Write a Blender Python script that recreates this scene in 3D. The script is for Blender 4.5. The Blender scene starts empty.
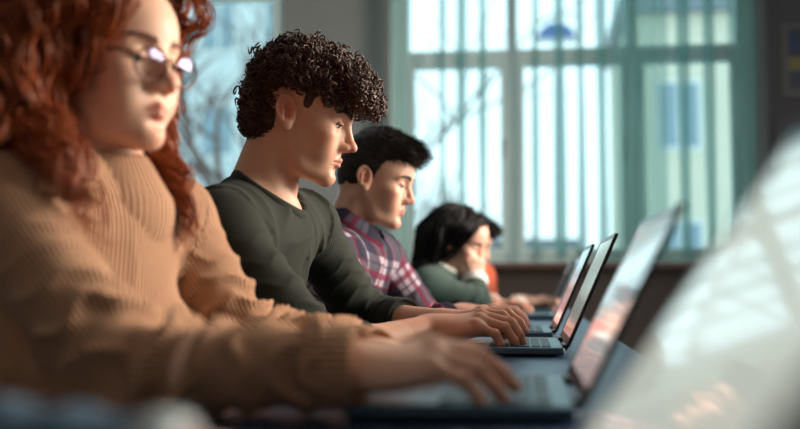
import bpy, bmesh, math, random
import numpy as np
from mathutils import Vector, Matrix

# ------------------------------------------------------------------ camera, sky, large lights, exposure
scene = bpy.context.scene
cam_data = bpy.data.cameras.new('camera')
cam = bpy.data.objects.new('camera', cam_data)
scene.collection.objects.link(cam)
scene.camera = cam
cam.location = (0, 0, .876)
cam.rotation_euler = (math.radians(93.75), 0, math.radians(7.0))
cam_data.lens = 45.0; cam_data.sensor_width = 36.0; cam_data.clip_start = .02
cam_data.dof.use_dof = True
cam_data.dof.focus_distance = 1.97
cam_data.dof.aperture_fstop = 1.95

world = bpy.data.worlds.new('sky'); scene.world = world; world.use_nodes = True
wt = world.node_tree; wb = wt.nodes['Background']
tc = wt.nodes.new('ShaderNodeTexCoord'); sp_ = wt.nodes.new('ShaderNodeSeparateXYZ'); rp = wt.nodes.new('ShaderNodeValToRGB')
wt.links.new(tc.outputs['Generated'], sp_.inputs[0]); wt.links.new(sp_.outputs['Z'], rp.inputs[0])
rp.color_ramp.elements[0].position = 0.0; rp.color_ramp.elements[0].color = (.70, .91, .95, 1)
rp.color_ramp.elements[1].position = .6; rp.color_ramp.elements[1].color = (.58, .85, .95, 1)
wt.links.new(rp.outputs[0], wb.inputs['Color'])
wb.inputs['Strength'].default_value = 1.95

def area_light(name, loc, target, size, energy, col):
    l = bpy.data.lights.new(name, 'AREA'); l.shape = 'RECTANGLE'
    l.size, l.size_y = size; l.energy = energy; l.color = col
    o = bpy.data.objects.new(name, l); scene.collection.objects.link(o)
    o.location = loc
    o.rotation_euler = (Vector(target) - Vector(loc)).to_track_quat('-Z', 'Y').to_euler()
    return o
area_light('window_daylight_right', (2.80, 3.2, 1.95), (-.4, 1.6, 1.0), (3.0, 1.5), 400, (1.0, .83, .69))
area_light('window_daylight_corner', (-2.6, 6.7, 2.0), (-.6, 1.2, 1.0), (1.6, 1.8), 27, (.62, .88, 1.0))
area_light('ceiling_fill', (-.6, 4.2, 3.3), (-.6, 4.6, 0), (3.5, 3.0), 22, (.80, .95, 1.0))  # added fill light to lift the room's ambient; no lamp fixtures here

scene.view_settings.view_transform = 'Standard'
scene.view_settings.look = 'None'
scene.view_settings.gamma = 1.0
scene.view_settings.use_curve_mapping = False
scene.view_settings.exposure = 0.0
scene.cycles.use_denoising = True
scene.cycles.max_bounces = 8
scene.cycles.transparent_max_bounces = 16
scene.cycles.sample_clamp_indirect = 6.0
# ------------------------------------------------------------------ helpers
SC = bpy.context.scene
COL = SC.collection
V3 = lambda *a: np.array(a, dtype=np.float64)

def rotz(a):
    c, s = math.cos(math.radians(a)), math.sin(math.radians(a))
    return np.array([[c, -s, 0], [s, c, 0], [0, 0, 1.0]])
def roty(a):                       # positive = nose down for a +X facing thing
    c, s = math.cos(math.radians(a)), math.sin(math.radians(a))
    return np.array([[c, 0, s], [0, 1.0, 0], [-s, 0, c]])
def rotx(a):
    c, s = math.cos(math.radians(a)), math.sin(math.radians(a))
    return np.array([[1.0, 0, 0], [0, c, -s], [0, s, c]])
def nrm(v):
    v = np.asarray(v, float)
    return v / (np.linalg.norm(v) + 1e-12)

# ---- tags
def tag(o, label=None, cat=None, group=None, kind=None):
    if label: o['label'] = label
    if cat: o['category'] = cat
    if group: o['group'] = group
    if kind: o['kind'] = kind
    return o
def empty(name, loc, label=None, cat=None, group=None):
    o = bpy.data.objects.new(name, None)
    o.empty_display_size = 0.05
    o.location = loc
    COL.objects.link(o)
    return tag(o, label, cat, group)
def adopt(o, parent):
    """parent while keeping the world place (parents here are never rotated)"""
    if parent is not None:
        o.parent = parent
        off = Vector((0, 0, 0))
        p = parent
        while p is not None:
            off += Vector(p.location)
            p = p.parent
        o.location = Vector(o.location) - off
    return o
def mesh_obj(name, verts, faces, mats, parent=None, smooth=True, midx=None, attrs=None):
    """ONE mesh object; verts are world coordinates, re-centred on the object's own origin"""
    verts = np.asarray(verts, dtype=np.float64)
    c = (verts.min(0) + verts.max(0)) / 2 if len(verts) else V3(0, 0, 0)
    me = bpy.data.meshes.new(name)
    vv = (verts - c).astype(np.float32)
    if isinstance(faces, np.ndarray):
        n, k = faces.shape
        me.vertices.add(len(vv)); me.vertices.foreach_set('co', vv.ravel())
        me.loops.add(n * k); me.loops.foreach_set('vertex_index', faces.astype(np.int32).ravel())
        me.polygons.add(n)
        me.polygons.foreach_set('loop_start', np.arange(0, n * k, k, dtype=np.int32))
        me.polygons.foreach_set('loop_total', np.full(n, k, dtype=np.int32))
        me.update(calc_edges=True)
        me.validate()
    else:
        me.from_pydata(vv.tolist(), [], faces)
    for m in (mats if isinstance(mats, (list, tuple)) else [mats]):
        me.materials.append(m)
    if midx is not None and len(midx) == len(me.polygons):
        me.polygons.foreach_set('material_index', np.asarray(midx, dtype=np.int32))
    me.polygons.foreach_set('use_smooth', np.full(len(me.polygons), smooth, dtype=bool))
    if attrs:
        for k, a in attrs.items():
            a = np.asarray(a, dtype=np.float32)
            if a.ndim == 1:
                at = me.attributes.new(k, 'FLOAT', 'POINT'); at.data.foreach_set('value', a)
            else:
                at = me.attributes.new(k, 'FLOAT_VECTOR', 'POINT'); at.data.foreach_set('vector', a.ravel())
    me.update()
    o = bpy.data.objects.new(name, me)
    o.location = c
    COL.objects.link(o)
    return adopt(o, parent)

class MB:
    """collects boxes, tubes and lathes into one mesh"""
    def __init__(self):
        self.v = []; self.f = []; self.m = []; self.cur = 0
    def mat(self, i):
        self.cur = i; return self
    def add(self, v, f):
        b = len(self.v)
        self.v += [tuple(x) for x in v]
        self.f += [[b + i for i in q] for q in f]
        self.m += [self.cur] * len(f)
        return self
    def box(self, lo, hi, R=None, o=None, bev=0.0):
        lo = np.array(lo, float); hi = np.array(hi, float)
        if bev <= 0:
            v = np.array([[x, y, z] for x in (lo[0], hi[0]) for y in (lo[1], hi[1]) for z in (lo[2], hi[2])])
            f = [[0, 1, 3, 2], [4, 6, 7, 5], [0, 4, 5, 1], [2, 3, 7, 6], [0, 2, 6, 4], [1, 5, 7, 3]]
        else:
            bm = bmesh.new(); bmesh.ops.create_cube(bm, size=1.0)
            for q in bm.verts:
                q.co = Vector((lo + hi) / 2) + Vector([q.co[i] * (hi - lo)[i] for i in range(3)])
            bmesh.ops.bevel(bm, geom=bm.edges[:], offset=bev, segments=2, profile=0.5, affect='EDGES')
            bm.verts.index_update()
            v = np.array([q.co[:] for q in bm.verts]); f = [[q.index for q in p.verts] for p in bm.faces]
            bm.free()
        if R is not None: v = v @ np.asarray(R).T
        if o is not None: v = v + np.asarray(o)
        return self.add(v, f)
    def tube(self, pts, r, n=8, cap=True):
        v, f = tube_geo(pts, r, n, cap)
        return self.add(v, f)
    def lathe(self, prof, n=24, o=(0, 0, 0), R=None):
        v = []
        for (r, z) in prof:
            for k in range(n):
                a = 2 * math.pi * k / n
                v.append((r * math.cos(a), r * math.sin(a), z))
        v = np.array(v)
        f = [[i * n + k, i * n + (k + 1) % n, (i + 1) * n + (k + 1) % n, (i + 1) * n + k]
             for i in range(len(prof) - 1) for k in range(n)]
        f.append([k for k in range(n)][::-1]); f.append([(len(prof) - 1) * n + k for k in range(n)])
        if R is not None: v = v @ np.asarray(R).T
        return self.add(v + np.asarray(o), f)
    def build(self, name, mats, parent=None, smooth=False):
        return mesh_obj(name, np.array(self.v), self.f, mats, parent, smooth, self.m)

def tube_geo(pts, r, n=6, cap=True):
    P = np.asarray(pts, float); m = len(P)
    r = np.broadcast_to(np.asarray(r, float), (m,))
    T = np.gradient(P, axis=0); T /= (np.linalg.norm(T, axis=1, keepdims=True) + 1e-12)
    up = V3(0, 0, 1) if abs(T[0, 2]) < 0.9 else V3(1, 0, 0)
    N = nrm(np.cross(T[0], up)); Ns = []
    for i in range(m):
        N = N - T[i] * (N @ T[i]); N = nrm(N); Ns.append(N)
    Ns = np.array(Ns); B = np.cross(T, Ns)
    a = np.arange(n) * 2 * math.pi / n
    v = (P[:, None, :] + r[:, None, None] * (np.cos(a)[None, :, None] * Ns[:, None, :] + np.sin(a)[None, :, None] * B[:, None, :])).reshape(-1, 3)
    f = [[i * n + k, i * n + (k + 1) % n, (i + 1) * n + (k + 1) % n, (i + 1) * n + k] for i in range(m - 1) for k in range(n)]
    if cap:
        f.append([k for k in range(n)][::-1]); f.append([(m - 1) * n + k for k in range(n)])
    return v, f

def tubes_np(paths, radii, n=5):
    """many tubes at once, paths (S,m,3), radii (S,m) -> verts, quads (open ends pinched by the radii)"""
    P = np.asarray(paths, float); S, m, _ = P.shape
    T = np.gradient(P, axis=1); T /= (np.linalg.norm(T, axis=2, keepdims=True) + 1e-12)
    ref = np.tile(V3(0.31, 0.52, 0.79), (S, 1))
    N = np.cross(T[:, 0], ref); N /= (np.linalg.norm(N, axis=1, keepdims=True) + 1e-9)
    Ns = np.zeros_like(P)
    for i in range(m):
        N = N - T[:, i] * np.sum(N * T[:, i], 1, keepdims=True)
        N /= (np.linalg.norm(N, axis=1, keepdims=True) + 1e-9)
        Ns[:, i] = N
    B = np.cross(T, Ns)
    a = np.arange(n) * 2 * math.pi / n
    v = P[:, :, None, :] + radii[:, :, None, None] * (np.cos(a)[:, None] * Ns[:, :, None, :] + np.sin(a)[:, None] * B[:, :, None, :])
    idx = np.arange(S * m * n).reshape(S, m, n)
    q = np.stack([idx[:, :-1, :], np.roll(idx, -1, 2)[:, :-1, :], np.roll(idx, -1, 2)[:, 1:, :], idx[:, 1:, :]], -1)
    return v.reshape(-1, 3), q.reshape(-1, 4)

# ---- implicit surfaces: smooth unions of simple solids, meshed by surface nets
def cap(a, b, ra, rb=None):
    a = V3(*a); b = V3(*b); rb = ra if rb is None else rb
    ab = b - a; L = ab @ ab + 1e-12
    def fn(P):
        t = np.clip(((P - a) @ ab) / L, 0, 1)
        return np.linalg.norm(P - a - t[:, None] * ab, axis=1) - (ra + (rb - ra) * t)
    return fn
def ell(c, r, R=None):
    c = V3(*c); r = V3(*r)
    def fn(P):
        q = P - c
        if R is not None: q = q @ R
        k0 = np.linalg.norm(q / r, axis=1); k1 = np.linalg.norm(q / (r * r), axis=1)
        return np.where(k1 < 1e-9, -r.min(), k0 * (k0 - 1.0) / np.maximum(k1, 1e-9))
    return fn
def rbox(c, h, rad, R=None):
    c = V3(*c); h = V3(*h)
    def fn(P):
        q = P - c
        if R is not None: q = q @ R
        q = np.abs(q) - h + rad
        return np.linalg.norm(np.maximum(q, 0), axis=1) + np.minimum(q.max(1), 0) - rad
    return fn
def tor(c, R, major, minor, sc=(1, 1)):
    """ring around the local z axis of R, stretched by sc in its plane"""
    c = V3(*c)
    def fn(P):
        q = (P - c) @ R
        l = np.sqrt((q[:, 0] / sc[0]) ** 2 + (q[:, 1] / sc[1]) ** 2) - major
        return np.sqrt(l * l + q[:, 2] ** 2) - minor
    return fn
def half(c, n):
    c = V3(*c); n = nrm(n)
    return lambda P: (P - c) @ n
def union(fns, k=0.0):
    def fn(P):
        d = fns[0](P)
        for f in fns[1:]:
            d = smin(d, f(P), k)
        return d
    return fn
def inter(fns):
    def fn(P):
        d = fns[0](P)
        for f in fns[1:]: d = np.maximum(d, f(P))
        return d
    return fn
def smin(a, b, k):
    if k <= 0: return np.minimum(a, b)
    h = np.clip(0.5 + 0.5 * (b - a) / k, 0, 1)
    return b + (a - b) * h - k * h * (1 - h)
def smax(a, b, k):
    return -smin(-a, -b, k)

class SDF:
    def __init__(self): self.ops = []
    def u(self, fn, k=0.01): self.ops.append(('u', fn, k)); return self
    def s(self, fn, k=0.003): self.ops.append(('s', fn, k)); return self
    def i(self, fn, k=0.003): self.ops.append(('i', fn, k)); return self
    def place(self, other, R, o, sc=1.0):
        """take over another SDF's steps, moved by frame R, o, scale sc"""
        for (m, fn, k) in other.ops:
            self.ops.append((m, (lambda P, fn=fn: fn(((P - o) @ R) / sc) * sc), k * sc))
        return self
    def ev(self, P, ops=None):
        d = np.full(len(P), 1e3)
        for (m, fn, k) in (self.ops if ops is None else ops):
            e = fn(P)
            if m == 'u': d = smin(d, e, k)
            elif m == 's': d = smax(d, -e, k)
            else: d = smax(d, e, k)
        return d
    def grad(self, P, h=8e-4):
        g = np.stack([self.ev(P + V3(*(h * (np.arange(3) == i)))) - self.ev(P - V3(*(h * (np.arange(3) == i)))) for i in range(3)], -1)
        return g / (np.linalg.norm(g, axis=1, keepdims=True) + 1e-9)
    def mesh(self, lo, hi, h):
        """sparse surface nets -> verts, quads"""
        lo = np.array(lo, float); hi = np.array(hi, float)
        B = 8; CH = 4
        nb = np.ceil((hi - lo) / (h * B)).astype(int)
        N = nb * B + 2
        gid = lambda I: (I[..., 0].astype(np.int64) * N[1] + I[..., 1]) * N[2] + I[..., 2]
        g = np.arange(B + 1)
        loc = np.stack(np.meshgrid(g, g, g, indexing='ij'), -1).reshape(-1, 3)
        VI, VP, QUADS = [], [], []
        corner = np.array([[i, j, k] for i in (0, 1) for j in (0, 1) for k in (0, 1)])
        ed = [(a, b) for a in range(8) for b in range(a + 1, 8) if np.abs(corner[a] - corner[b]).sum() == 1]
        for cx in range(0, nb[0], CH):
            for cy in range(0, nb[1], CH):
                for cz in range(0, nb[2], CH):
                    cb = np.array([cx, cy, cz]); ce = np.minimum(cb + CH, nb)
                    c0 = lo + (cb + ce) / 2 * B * h
                    Rr = np.linalg.norm((ce - cb) * B * h) / 2 + h
                    P = c0[None]
                    ds = [(m, fn, k, float(fn(P)[0])) for (m, fn, k) in self.ops]
                    f0 = float(self.ev(P)[0])
                    if abs(f0) > Rr * 1.6 + 0.02: continue
                    du = min([d for (m, fn, k, d) in ds if m == 'u'])
                    ops = [(m, fn, k) for (m, fn, k, d) in ds if (m == 'u' and d < du + 2.6 * Rr + k + .01) or (m == 's' and d < 1.4 * Rr + k + .01) or (m == 'i' and d > -1.4 * Rr - k - .01)]
                    if not any(m == 'u' for m, _, _ in ops): continue
                    bl = np.stack(np.meshgrid(*[np.arange(cb[i], ce[i]) for i in range(3)], indexing='ij'), -1).reshape(-1, 3)
                    bc = lo + (bl + 0.5) * B * h
                    fb = self.ev(bc, ops)
                    bl = bl[np.abs(fb) < B * h * 0.87 * 1.5 + 2 * h]
                    if not len(bl): continue
                    I = bl[:, None, :] * B + loc[None]
                    D = self.ev((lo + I.reshape(-1, 3) * h), ops).reshape(len(bl), B + 1, B + 1, B + 1)
                    Ig = I.reshape(len(bl), B + 1, B + 1, B + 1, 3)
                    s = D < 0
                    c8 = [D[:, a:a + B, b:b + B, c:c + B] for a, b, c in corner]
                    s8 = [q < 0 for q in c8]
                    cnt = sum(q.astype(np.int8) for q in s8)
                    act = (cnt > 0) & (cnt < 8)
                    if act.any():
                        dv = np.stack([q[act] for q in c8], 1)
                        acc = np.zeros((len(dv), 3)); num = np.zeros(len(dv))
                        for a, b in ed:
                            x = (dv[:, a] < 0) != (dv[:, b] < 0)
                            t = np.where(x, dv[:, a] / np.where(x, dv[:, a] - dv[:, b], 1), 0)
                            acc += np.where(x[:, None], corner[a] + t[:, None] * (corner[b] - corner[a]), 0); num += x
                        ci = Ig[:, :B, :B, :B][act]
                        VI.append(gid(ci)); VP.append(lo + (ci + acc / num[:, None]) * h)
                    for ax in range(3):
                        sl = [slice(0, B)] * 3; s2 = [slice(0, B)] * 3; s2[ax] = slice(1, B + 1)
                        A = s[(slice(None), *sl)]; Bq = s[(slice(None), *s2)]
                        x = A != Bq
                        if not x.any(): continue
                        ci = Ig[:, :B, :B, :B][x]; fl = A[x]
                        o1, o2 = [e for e in range(3) if e != ax]
                        if ax == 1: o1, o2 = o2, o1
                        e1 = np.eye(3, dtype=int)[o1]; e2 = np.eye(3, dtype=int)[o2]
                        q = np.stack([gid(ci - e1 - e2), gid(ci - e2), gid(ci), gid(ci - e1)], 1)
                        q[~fl] = q[~fl][:, ::-1]
                        QUADS.append(q)
        VI = np.concatenate(VI); VP = np.concatenate(VP); Q = np.concatenate(QUADS)
        o = np.argsort(VI); VI = VI[o]; VP = VP[o]
        j = np.clip(np.searchsorted(VI, Q), 0, len(VI) - 1)
        ok = (VI[j] == Q).all(1)
        return VP, j[ok]

# ---- smooth value noise for folds and wobble
def vnoise(P, seed=0):
    P = np.asarray(P, float); i = np.floor(P).astype(np.int64); f = P - i; f = f * f * (3 - 2 * f)
    def hsh(a, b, c):
        n = (a * 73856093) ^ (b * 19349663) ^ (c * 83492791) ^ (seed * 2654435761)
        n = (n ^ (n >> 13)) * 1274126177
        return ((n ^ (n >> 16)) & 0xffff) / 65535.0 * 2 - 1
    r = 0
    for a in (0, 1):
        for b in (0, 1):
            for c in (0, 1):
                w = (f[:, 0] if a else 1 - f[:, 0]) * (f[:, 1] if b else 1 - f[:, 1]) * (f[:, 2] if c else 1 - f[:, 2])
                r = r + w * hsh(i[:, 0] + a, i[:, 1] + b, i[:, 2] + c)
    return r
def vnormals(v, q):
    n = np.zeros_like(v)
    fn = np.cross(v[q[:, 2]] - v[q[:, 0]], v[q[:, 3]] - v[q[:, 1]])
    for k in range(4): np.add.at(n, q[:, k], fn)
    return n / (np.linalg.norm(n, axis=1, keepdims=True) + 1e-12)

# ------------------------------------------------------------------ materials
def lin(c):
    return tuple((x / 12.92 if x <= 0.04045 else ((x + 0.055) / 1.055) ** 2.4) for x in [k / 255 for k in c])
class NT:
    def __init__(self, name):
        self.m = bpy.data.materials.new(name); self.m.use_nodes = True
        self.t = self.m.node_tree; self.t.nodes.clear()
        self.out = self.n('ShaderNodeOutputMaterial')
    def n(self, typ, **kw):
        x = self.t.nodes.new(typ)
        for k, v in kw.items():
            if k.startswith('i_'):
                key = k[2:]; key = int(key) if key.isdigit() else key.replace('_', ' ')
                if isinstance(v, bpy.types.NodeSocket): self.t.links.new(v, x.inputs[key])
                else: x.inputs[key].default_value = v
            else: setattr(x, k, v)
        return x
    def l(self, a, b): self.t.links.new(a, b)
    def math(self, op, a, b=0.0, c=0.0):
        x = self.n('ShaderNodeMath', operation=op)
        for i, v in enumerate((a, b, c)):
            if isinstance(v, bpy.types.NodeSocket): self.l(v, x.inputs[i])
            else: x.inputs[i].default_value = v
        return x.outputs[0]
    def mix(self, f, a, b):
        x = self.n('ShaderNodeMix', data_type='RGBA')
        for i, v in ((0, f), (6, a), (7, b)):
            if isinstance(v, bpy.types.NodeSocket): self.l(v, x.inputs[i])
            else: x.inputs[i].default_value = (*v, 1) if isinstance(v, (tuple, list)) and len(v) == 3 else v
        return x.outputs[2]
    def ramp(self, fac, stops, interp='LINEAR'):
        x = self.n('ShaderNodeValToRGB'); cr = x.color_ramp; cr.interpolation = interp
        while len(cr.elements) < len(stops): cr.elements.new(0.5)
        for e, (p, c) in zip(cr.elements, stops):
            e.position = p; e.color = (*c, 1)
        self.l(fac, x.inputs[0]); return x.outputs[0]
    def noise(self, scale, detail=3, vec=None, rough=0.5):
        x = self.n('ShaderNodeTexNoise'); x.inputs['Scale'].default_value = scale
        x.inputs['Detail'].default_value = detail; x.inputs['Roughness'].default_value = rough
        if vec is None:
            vec = self.obj()
        self.l(vec, x.inputs['Vector']); return x.outputs[0]
    def obj(self):
        return self.n('ShaderNodeTexCoord').outputs['Object']
    def attr(self, name):
        return self.n('ShaderNodeAttribute', attribute_name=name)
    def bsdf(self, col, rough=0.6, metal=0.0, spec=0.5, sss=0.0, sssr=(0.01, 0.004, 0.002), sheen=0.0, bump=None, bstr=0.3, bdist=0.002, emit=None, estr=0.0, coat=0.0, trans=0.0, ior=1.45, alpha=1.0):
        b = self.n('ShaderNodeBsdfPrincipled')
        def st(k, v):
            if isinstance(v, bpy.types.NodeSocket): self.l(v, b.inputs[k])
            else: b.inputs[k].default_value = (*v, 1) if isinstance(v, (tuple, list)) and len(v) == 3 and k != 'Subsurface Radius' else v
        st('Base Color', col); st('Roughness', rough); st('Metallic', metal); st('Specular IOR Level', spec)
        st('Subsurface Weight', sss); st('Subsurface Radius', sssr); b.inputs['Subsurface Scale'].default_value = 1.0
        st('Sheen Weight', sheen); st('Coat Weight', coat); st('Transmission Weight', trans); st('IOR', ior); st('Alpha', alpha)
        if emit is not None:
            st('Emission Color', emit); st('Emission Strength', estr)
        if bump is not None:
            bp = self.n('ShaderNodeBump'); bp.inputs['Strength'].default_value = bstr; bp.inputs['Distance'].default_value = bdist
            self.l(bump, bp.inputs['Height']); self.l(bp.outputs[0], b.inputs['Normal'])
        self.l(b.outputs[0], self.out.inputs[0]); self.b = b
        return self.m
def plain(name, rgb, rough=0.6, var=0.12, scale=8, metal=0.0, bump=0.0, **kw):
    """a plain painted or moulded surface with a little unevenness"""
    t = NT(name); c = lin(rgb); n = t.noise(scale, 4)
    col = t.mix(n, tuple(x * (1 - var) for x in c), tuple(min(1, x * (1 + var)) for x in c))
    return t.bsdf(col, rough, metal, bump=n if bump else None, bstr=bump, **kw)
# ------------------------------------------------------------------ the room
YB = 7.0; XL, XR = -4.2, 2.9; YF = -2.2; ZC = 3.4
M_wall = plain('wall_paint_grey', (138, 141, 140), .8, .06, 3)
M_wallB = plain('wall_paint_dark', (104, 96, 100), .8, .08, 3)
M_floor = plain('floor_vinyl', (84, 74, 68), .5, .15, 5)
M_ceil = plain('ceiling_paint', (170, 170, 168), .9, .04, 3)
M_dado = plain('dado_board', (66, 56, 52), .6, .12, 6)
M_frame = plain('window_paint', (204, 226, 226), .45, .05, 5)
def struct(o): return tag(o, kind='structure')
def panel_wall(name, x0, x1, y0, y1, holes, mat, axis='x'):
    """a wall slab along x (or y) with rectangular openings (a0,a1,z0,z1)"""
    m = MB()
    cuts = sorted({x0, x1} | {h[0] for h in holes} | {h[1] for h in holes})
    for a, b in zip(cuts[:-1], cuts[1:]):
        hs = [h for h in holes if h[0] <= a and h[1] >= b]
        zs = [0.0] + [z for h in hs for z in (h[2], h[3])] + [ZC]
        for z0, z1 in zip(zs[::2], zs[1::2]):
            if axis == 'x': m.box((a, y0, z0), (b, y1, z1))
            else: m.box((y0, a, z0), (y1, b, z1))
    return struct(m.build(name, mat))
struct(MB().box((XL - .2, YF - .2, -.12), (XR + .2, YB + .3, 0)).build('floor', M_floor))
struct(MB().box((XL - .2, YF - .2, ZC), (XR + .2, YB + .3, ZC + .15)).build('ceiling', M_ceil))
W1 = (-3.75, -1.72, .98, 3.15); W2 = (-.93, 1.585, 1.0, 3.2); W3 = (1.5, 4.9, 1.0, 2.9)
panel_wall('wall_back', XL - .2, 1.66, YB, YB + .3, [W1, W2], M_wall)
panel_wall('wall_back_corner', 1.66, XR + .2, YB, YB + .3, [], M_wallB)
panel_wall('wall_left', YF, YB, XL - .2, XL, [], M_wall, 'y')
panel_wall('wall_right', YF, YB, XR, XR + .2, [W3], M_wallB, 'y')
panel_wall('wall_front', XL - .2, XR + .2, YF - .2, YF, [], M_wall)
m = MB(); m.box((XL, YB - .035, 0), (1.66, YB, .93)); struct(m.build('trim_1', M_dado))
m = MB(); m.box((-1.0, YB - .16, .955), (1.68, YB + .02, .99), bev=.006); struct(m.build('trim_2', plain('sill_wood', (96, 70, 60), .4)))
m = MB(); m.box((-3.85, YB - .16, .94), (-1.66, YB + .02, .975), bev=.006); struct(m.build('trim_3', M_dado))

gl = NT('window_glass'); gb = gl.n('ShaderNodeBsdfGlossy', i_Roughness=.02); tr = gl.n('ShaderNodeBsdfTransparent'); tr.inputs[0].default_value = (.93, .97, .97, 1)
mx = gl.n('ShaderNodeMixShader'); mx.inputs[0].default_value = .04
gl.l(tr.outputs[0], mx.inputs[1]); gl.l(gb.outputs[0], mx.inputs[2]); gl.l(mx.outputs[0], gl.out.inputs[0]); M_glass = gl.m
M_metal = plain('handle_metal', (120, 124, 126), .3, .05, 10, metal=.9)

def window(name, W, bays, trans=(2.39, 2.50)):
    x0, x1, z0, z1 = W
    root = empty(name, ((x0 + x1) / 2, YB + .1, z0)); struct(root)
    fr = MB(); ya, yb = YB + .02, YB + .13
    fr.box((x0, ya, z0), (bays[0][0], yb, z1)); fr.box((bays[-1][1], ya, z0), (x1, yb, z1))
    for a, b in zip(bays[:-1], bays[1:]): fr.box((a[1], ya - .015, z0), (b[0], yb, z1))
    for a, b in bays:
        fr.box((a, ya, z0), (b, yb, z0 + .04)); fr.box((a, ya, z1 - .06), (b, yb, z1)); fr.box((a, ya - .01, trans[0] + .03), (b, yb, trans[1]))
    struct(fr.build('window_frame', M_frame, root))
    for a, b in bays:
        s = MB(); w = .045; c0, c1 = z0 + .04, trans[0] + .03; y2, y3 = YB + .005, YB + .075
        s.box((a, y2, c0), (a + w, y3, c1), bev=.006); s.box((b - w, y2, c0), (b, y3, c1), bev=.006)
        s.box((a + w, y2, c0), (b - w, y3, c0 + w + .01), bev=.006); s.box((a + w, y2, c1 - w), (b - w, y3, c1), bev=.006)
        so = struct(s.build('window_sash', M_frame, root))
        struct(MB().box((a + w, YB + .035, c0 + w), (b - w, YB + .041, c1 - w)).build('window_pane', M_glass, so))
        struct(MB().box((a, YB + .06, trans[1]), (b, YB + .066, z1 - .06)).build('window_pane', M_glass, root))
        h = MB(); h.box((b - .034, YB - .02, 1.74), (b - .012, YB + .006, 1.86), bev=.004).box((b - .03, YB - .045, 1.72), (b - .016, YB - .02, 1.80), bev=.004)
        struct(h.build('window_handle', M_metal, so))
    return root
window('window_1', W1, [(-3.68, -2.70), (-2.62, -1.75)], (2.93, 3.02))
window('window_2', W2, [(-.80, -.10), (-.03, .73), (.80, 1.47)])
# the daylight window in the right wall, outside the picture
root = struct(empty('window_3', (XR + .1, 3.2, 1.0)))
m = MB()
for a, b in ((1.5, 1.58), (3.16, 3.24), (4.82, 4.9)): m.box((XR + .05, a, 1.0), (XR + .13, b, 2.9))
for a, b in ((1.0, 1.07), (2.83, 2.9)): m.box((XR + .05, 1.58, a), (XR + .13, 4.82, b))
struct(m.build('window_frame', M_frame, root))
struct(MB().box((XR + .09, 1.58, 1.07), (XR + .096, 4.82, 2.83)).build('window_pane', M_glass, root))

# ---- curtains: narrow sheer strips and gathered sheer lengths
def sheer(name, dc, tcol, see):
    cu = NT(name); d = cu.n('ShaderNodeBsdfDiffuse'); t2 = cu.n('ShaderNodeBsdfTranslucent'); tp = cu.n('ShaderNodeBsdfTransparent')
    d.inputs[0].default_value = (*lin(dc), 1); t2.inputs[0].default_value = (*lin(tcol), 1); tp.inputs[0].default_value = (.82, .93, .91, 1)
    a1 = cu.n('ShaderNodeMixShader'); a1.inputs[0].default_value = .55; cu.l(d.outputs[0], a1.inputs[1]); cu.l(t2.outputs[0], a1.inputs[2])
    a2 = cu.n('ShaderNodeMixShader'); a2.inputs[0].default_value = see; cu.l(a1.outputs[0], a2.inputs[1]); cu.l(tp.outputs[0], a2.inputs[2]); cu.l(a2.outputs[0], cu.out.inputs[0])
    return cu.m
M_sheer = sheer('sheer_fabric', (190, 212, 207), (186, 214, 208), .50)
M_strip = sheer('strip_fabric', (150, 186, 182), (128, 172, 168), .26)
def curtain(name, x0, x1, folds, depth, y, seed, mat=None, ztop=3.2, zbot=1.03):
    n = max(12, int(folds * 14)); rng = np.random.RandomState(seed); ph = rng.rand() * 6
    V = []; F = []; rows = 14
    for j in range(rows + 1):
        z = zbot + (ztop - zbot) * j / rows
        k = 1 + .10 * math.sin(j * .5 + seed)
        for i in range(n + 1):
            u = i / n
            V.append((x0 + (x1 - x0) * u + .006 * math.sin(j * .4 + u * 9 + seed), y + depth * k * (math.sin(2 * math.pi * folds * u + ph + .25 * math.sin(j * .35 + seed)) + .3 * math.sin(5.3 * math.pi * folds * u)), z))
    for j in range(rows):
        for i in range(n):
            a = j * (n + 1) + i
            F.append([a, a + 1, a + n + 2, a + n + 1])
    return mesh_obj(name, np.array(V), np.array(F), mat or M_sheer)
strips = [(-0.540, 0.014, 'left-hand casement, nearest its hinge side'), (-0.409, 0.026, 'middle of the left-hand casement'), (-0.265, 0.020, 'left-hand casement, close to the centre post'),
          (0.092, 0.017, 'middle casement, just past the centre post'), (0.256, 0.035, 'middle of the middle casement'), (0.400, 0.023, 'middle casement between its centre and the gathered curtain'),
          (0.537, 0.032, 'middle casement, closest to the gathered curtain'), (1.079, 0.037, 'right-hand casement, on the side of the gathered curtain'), (1.244, 0.035, 'right-hand casement, towards the dark corner wall')]
for i, (c, hw, where) in enumerate(strips):
    o = curtain('curtain_strip', c - hw, c + hw, .8, .022, YB - .19, i, M_strip)
    tag(o, 'narrow sheer strip before the ' + where, 'curtain', 'sheer strips along the big window')
for a, b, f, lab in ((-0.896, -0.780, 2, 'slim bunched sheer curtain beside the grey wall at the window\'s left jamb'),
                     (0.620, 0.976, 6, 'wide gathered pale green curtain between middle and right-hand casements'),
                     (1.381, 1.560, 4, 'gathered green curtain at the window\'s far right beside the dark wall')):
    o = curtain('gathered_curtain', a, b, f, .045, YB - .20, int(a * 10) + 20)
    tag(o, lab, 'curtain')
m = MB(); m.tube([(-1.05, YB - .2, 3.22), (1.75, YB - .2, 3.22)], .014, 10); m.tube([(-1.0, YB - .2, 3.22), (-1.0, YB, 3.22)], .01, 8); m.tube([(1.7, YB - .2, 3.22), (1.7, YB, 3.22)], .01, 8)
tag(m.build('curtain_rod', M_metal, None, True), 'metal curtain rod above the big window', 'curtain rod')

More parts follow.
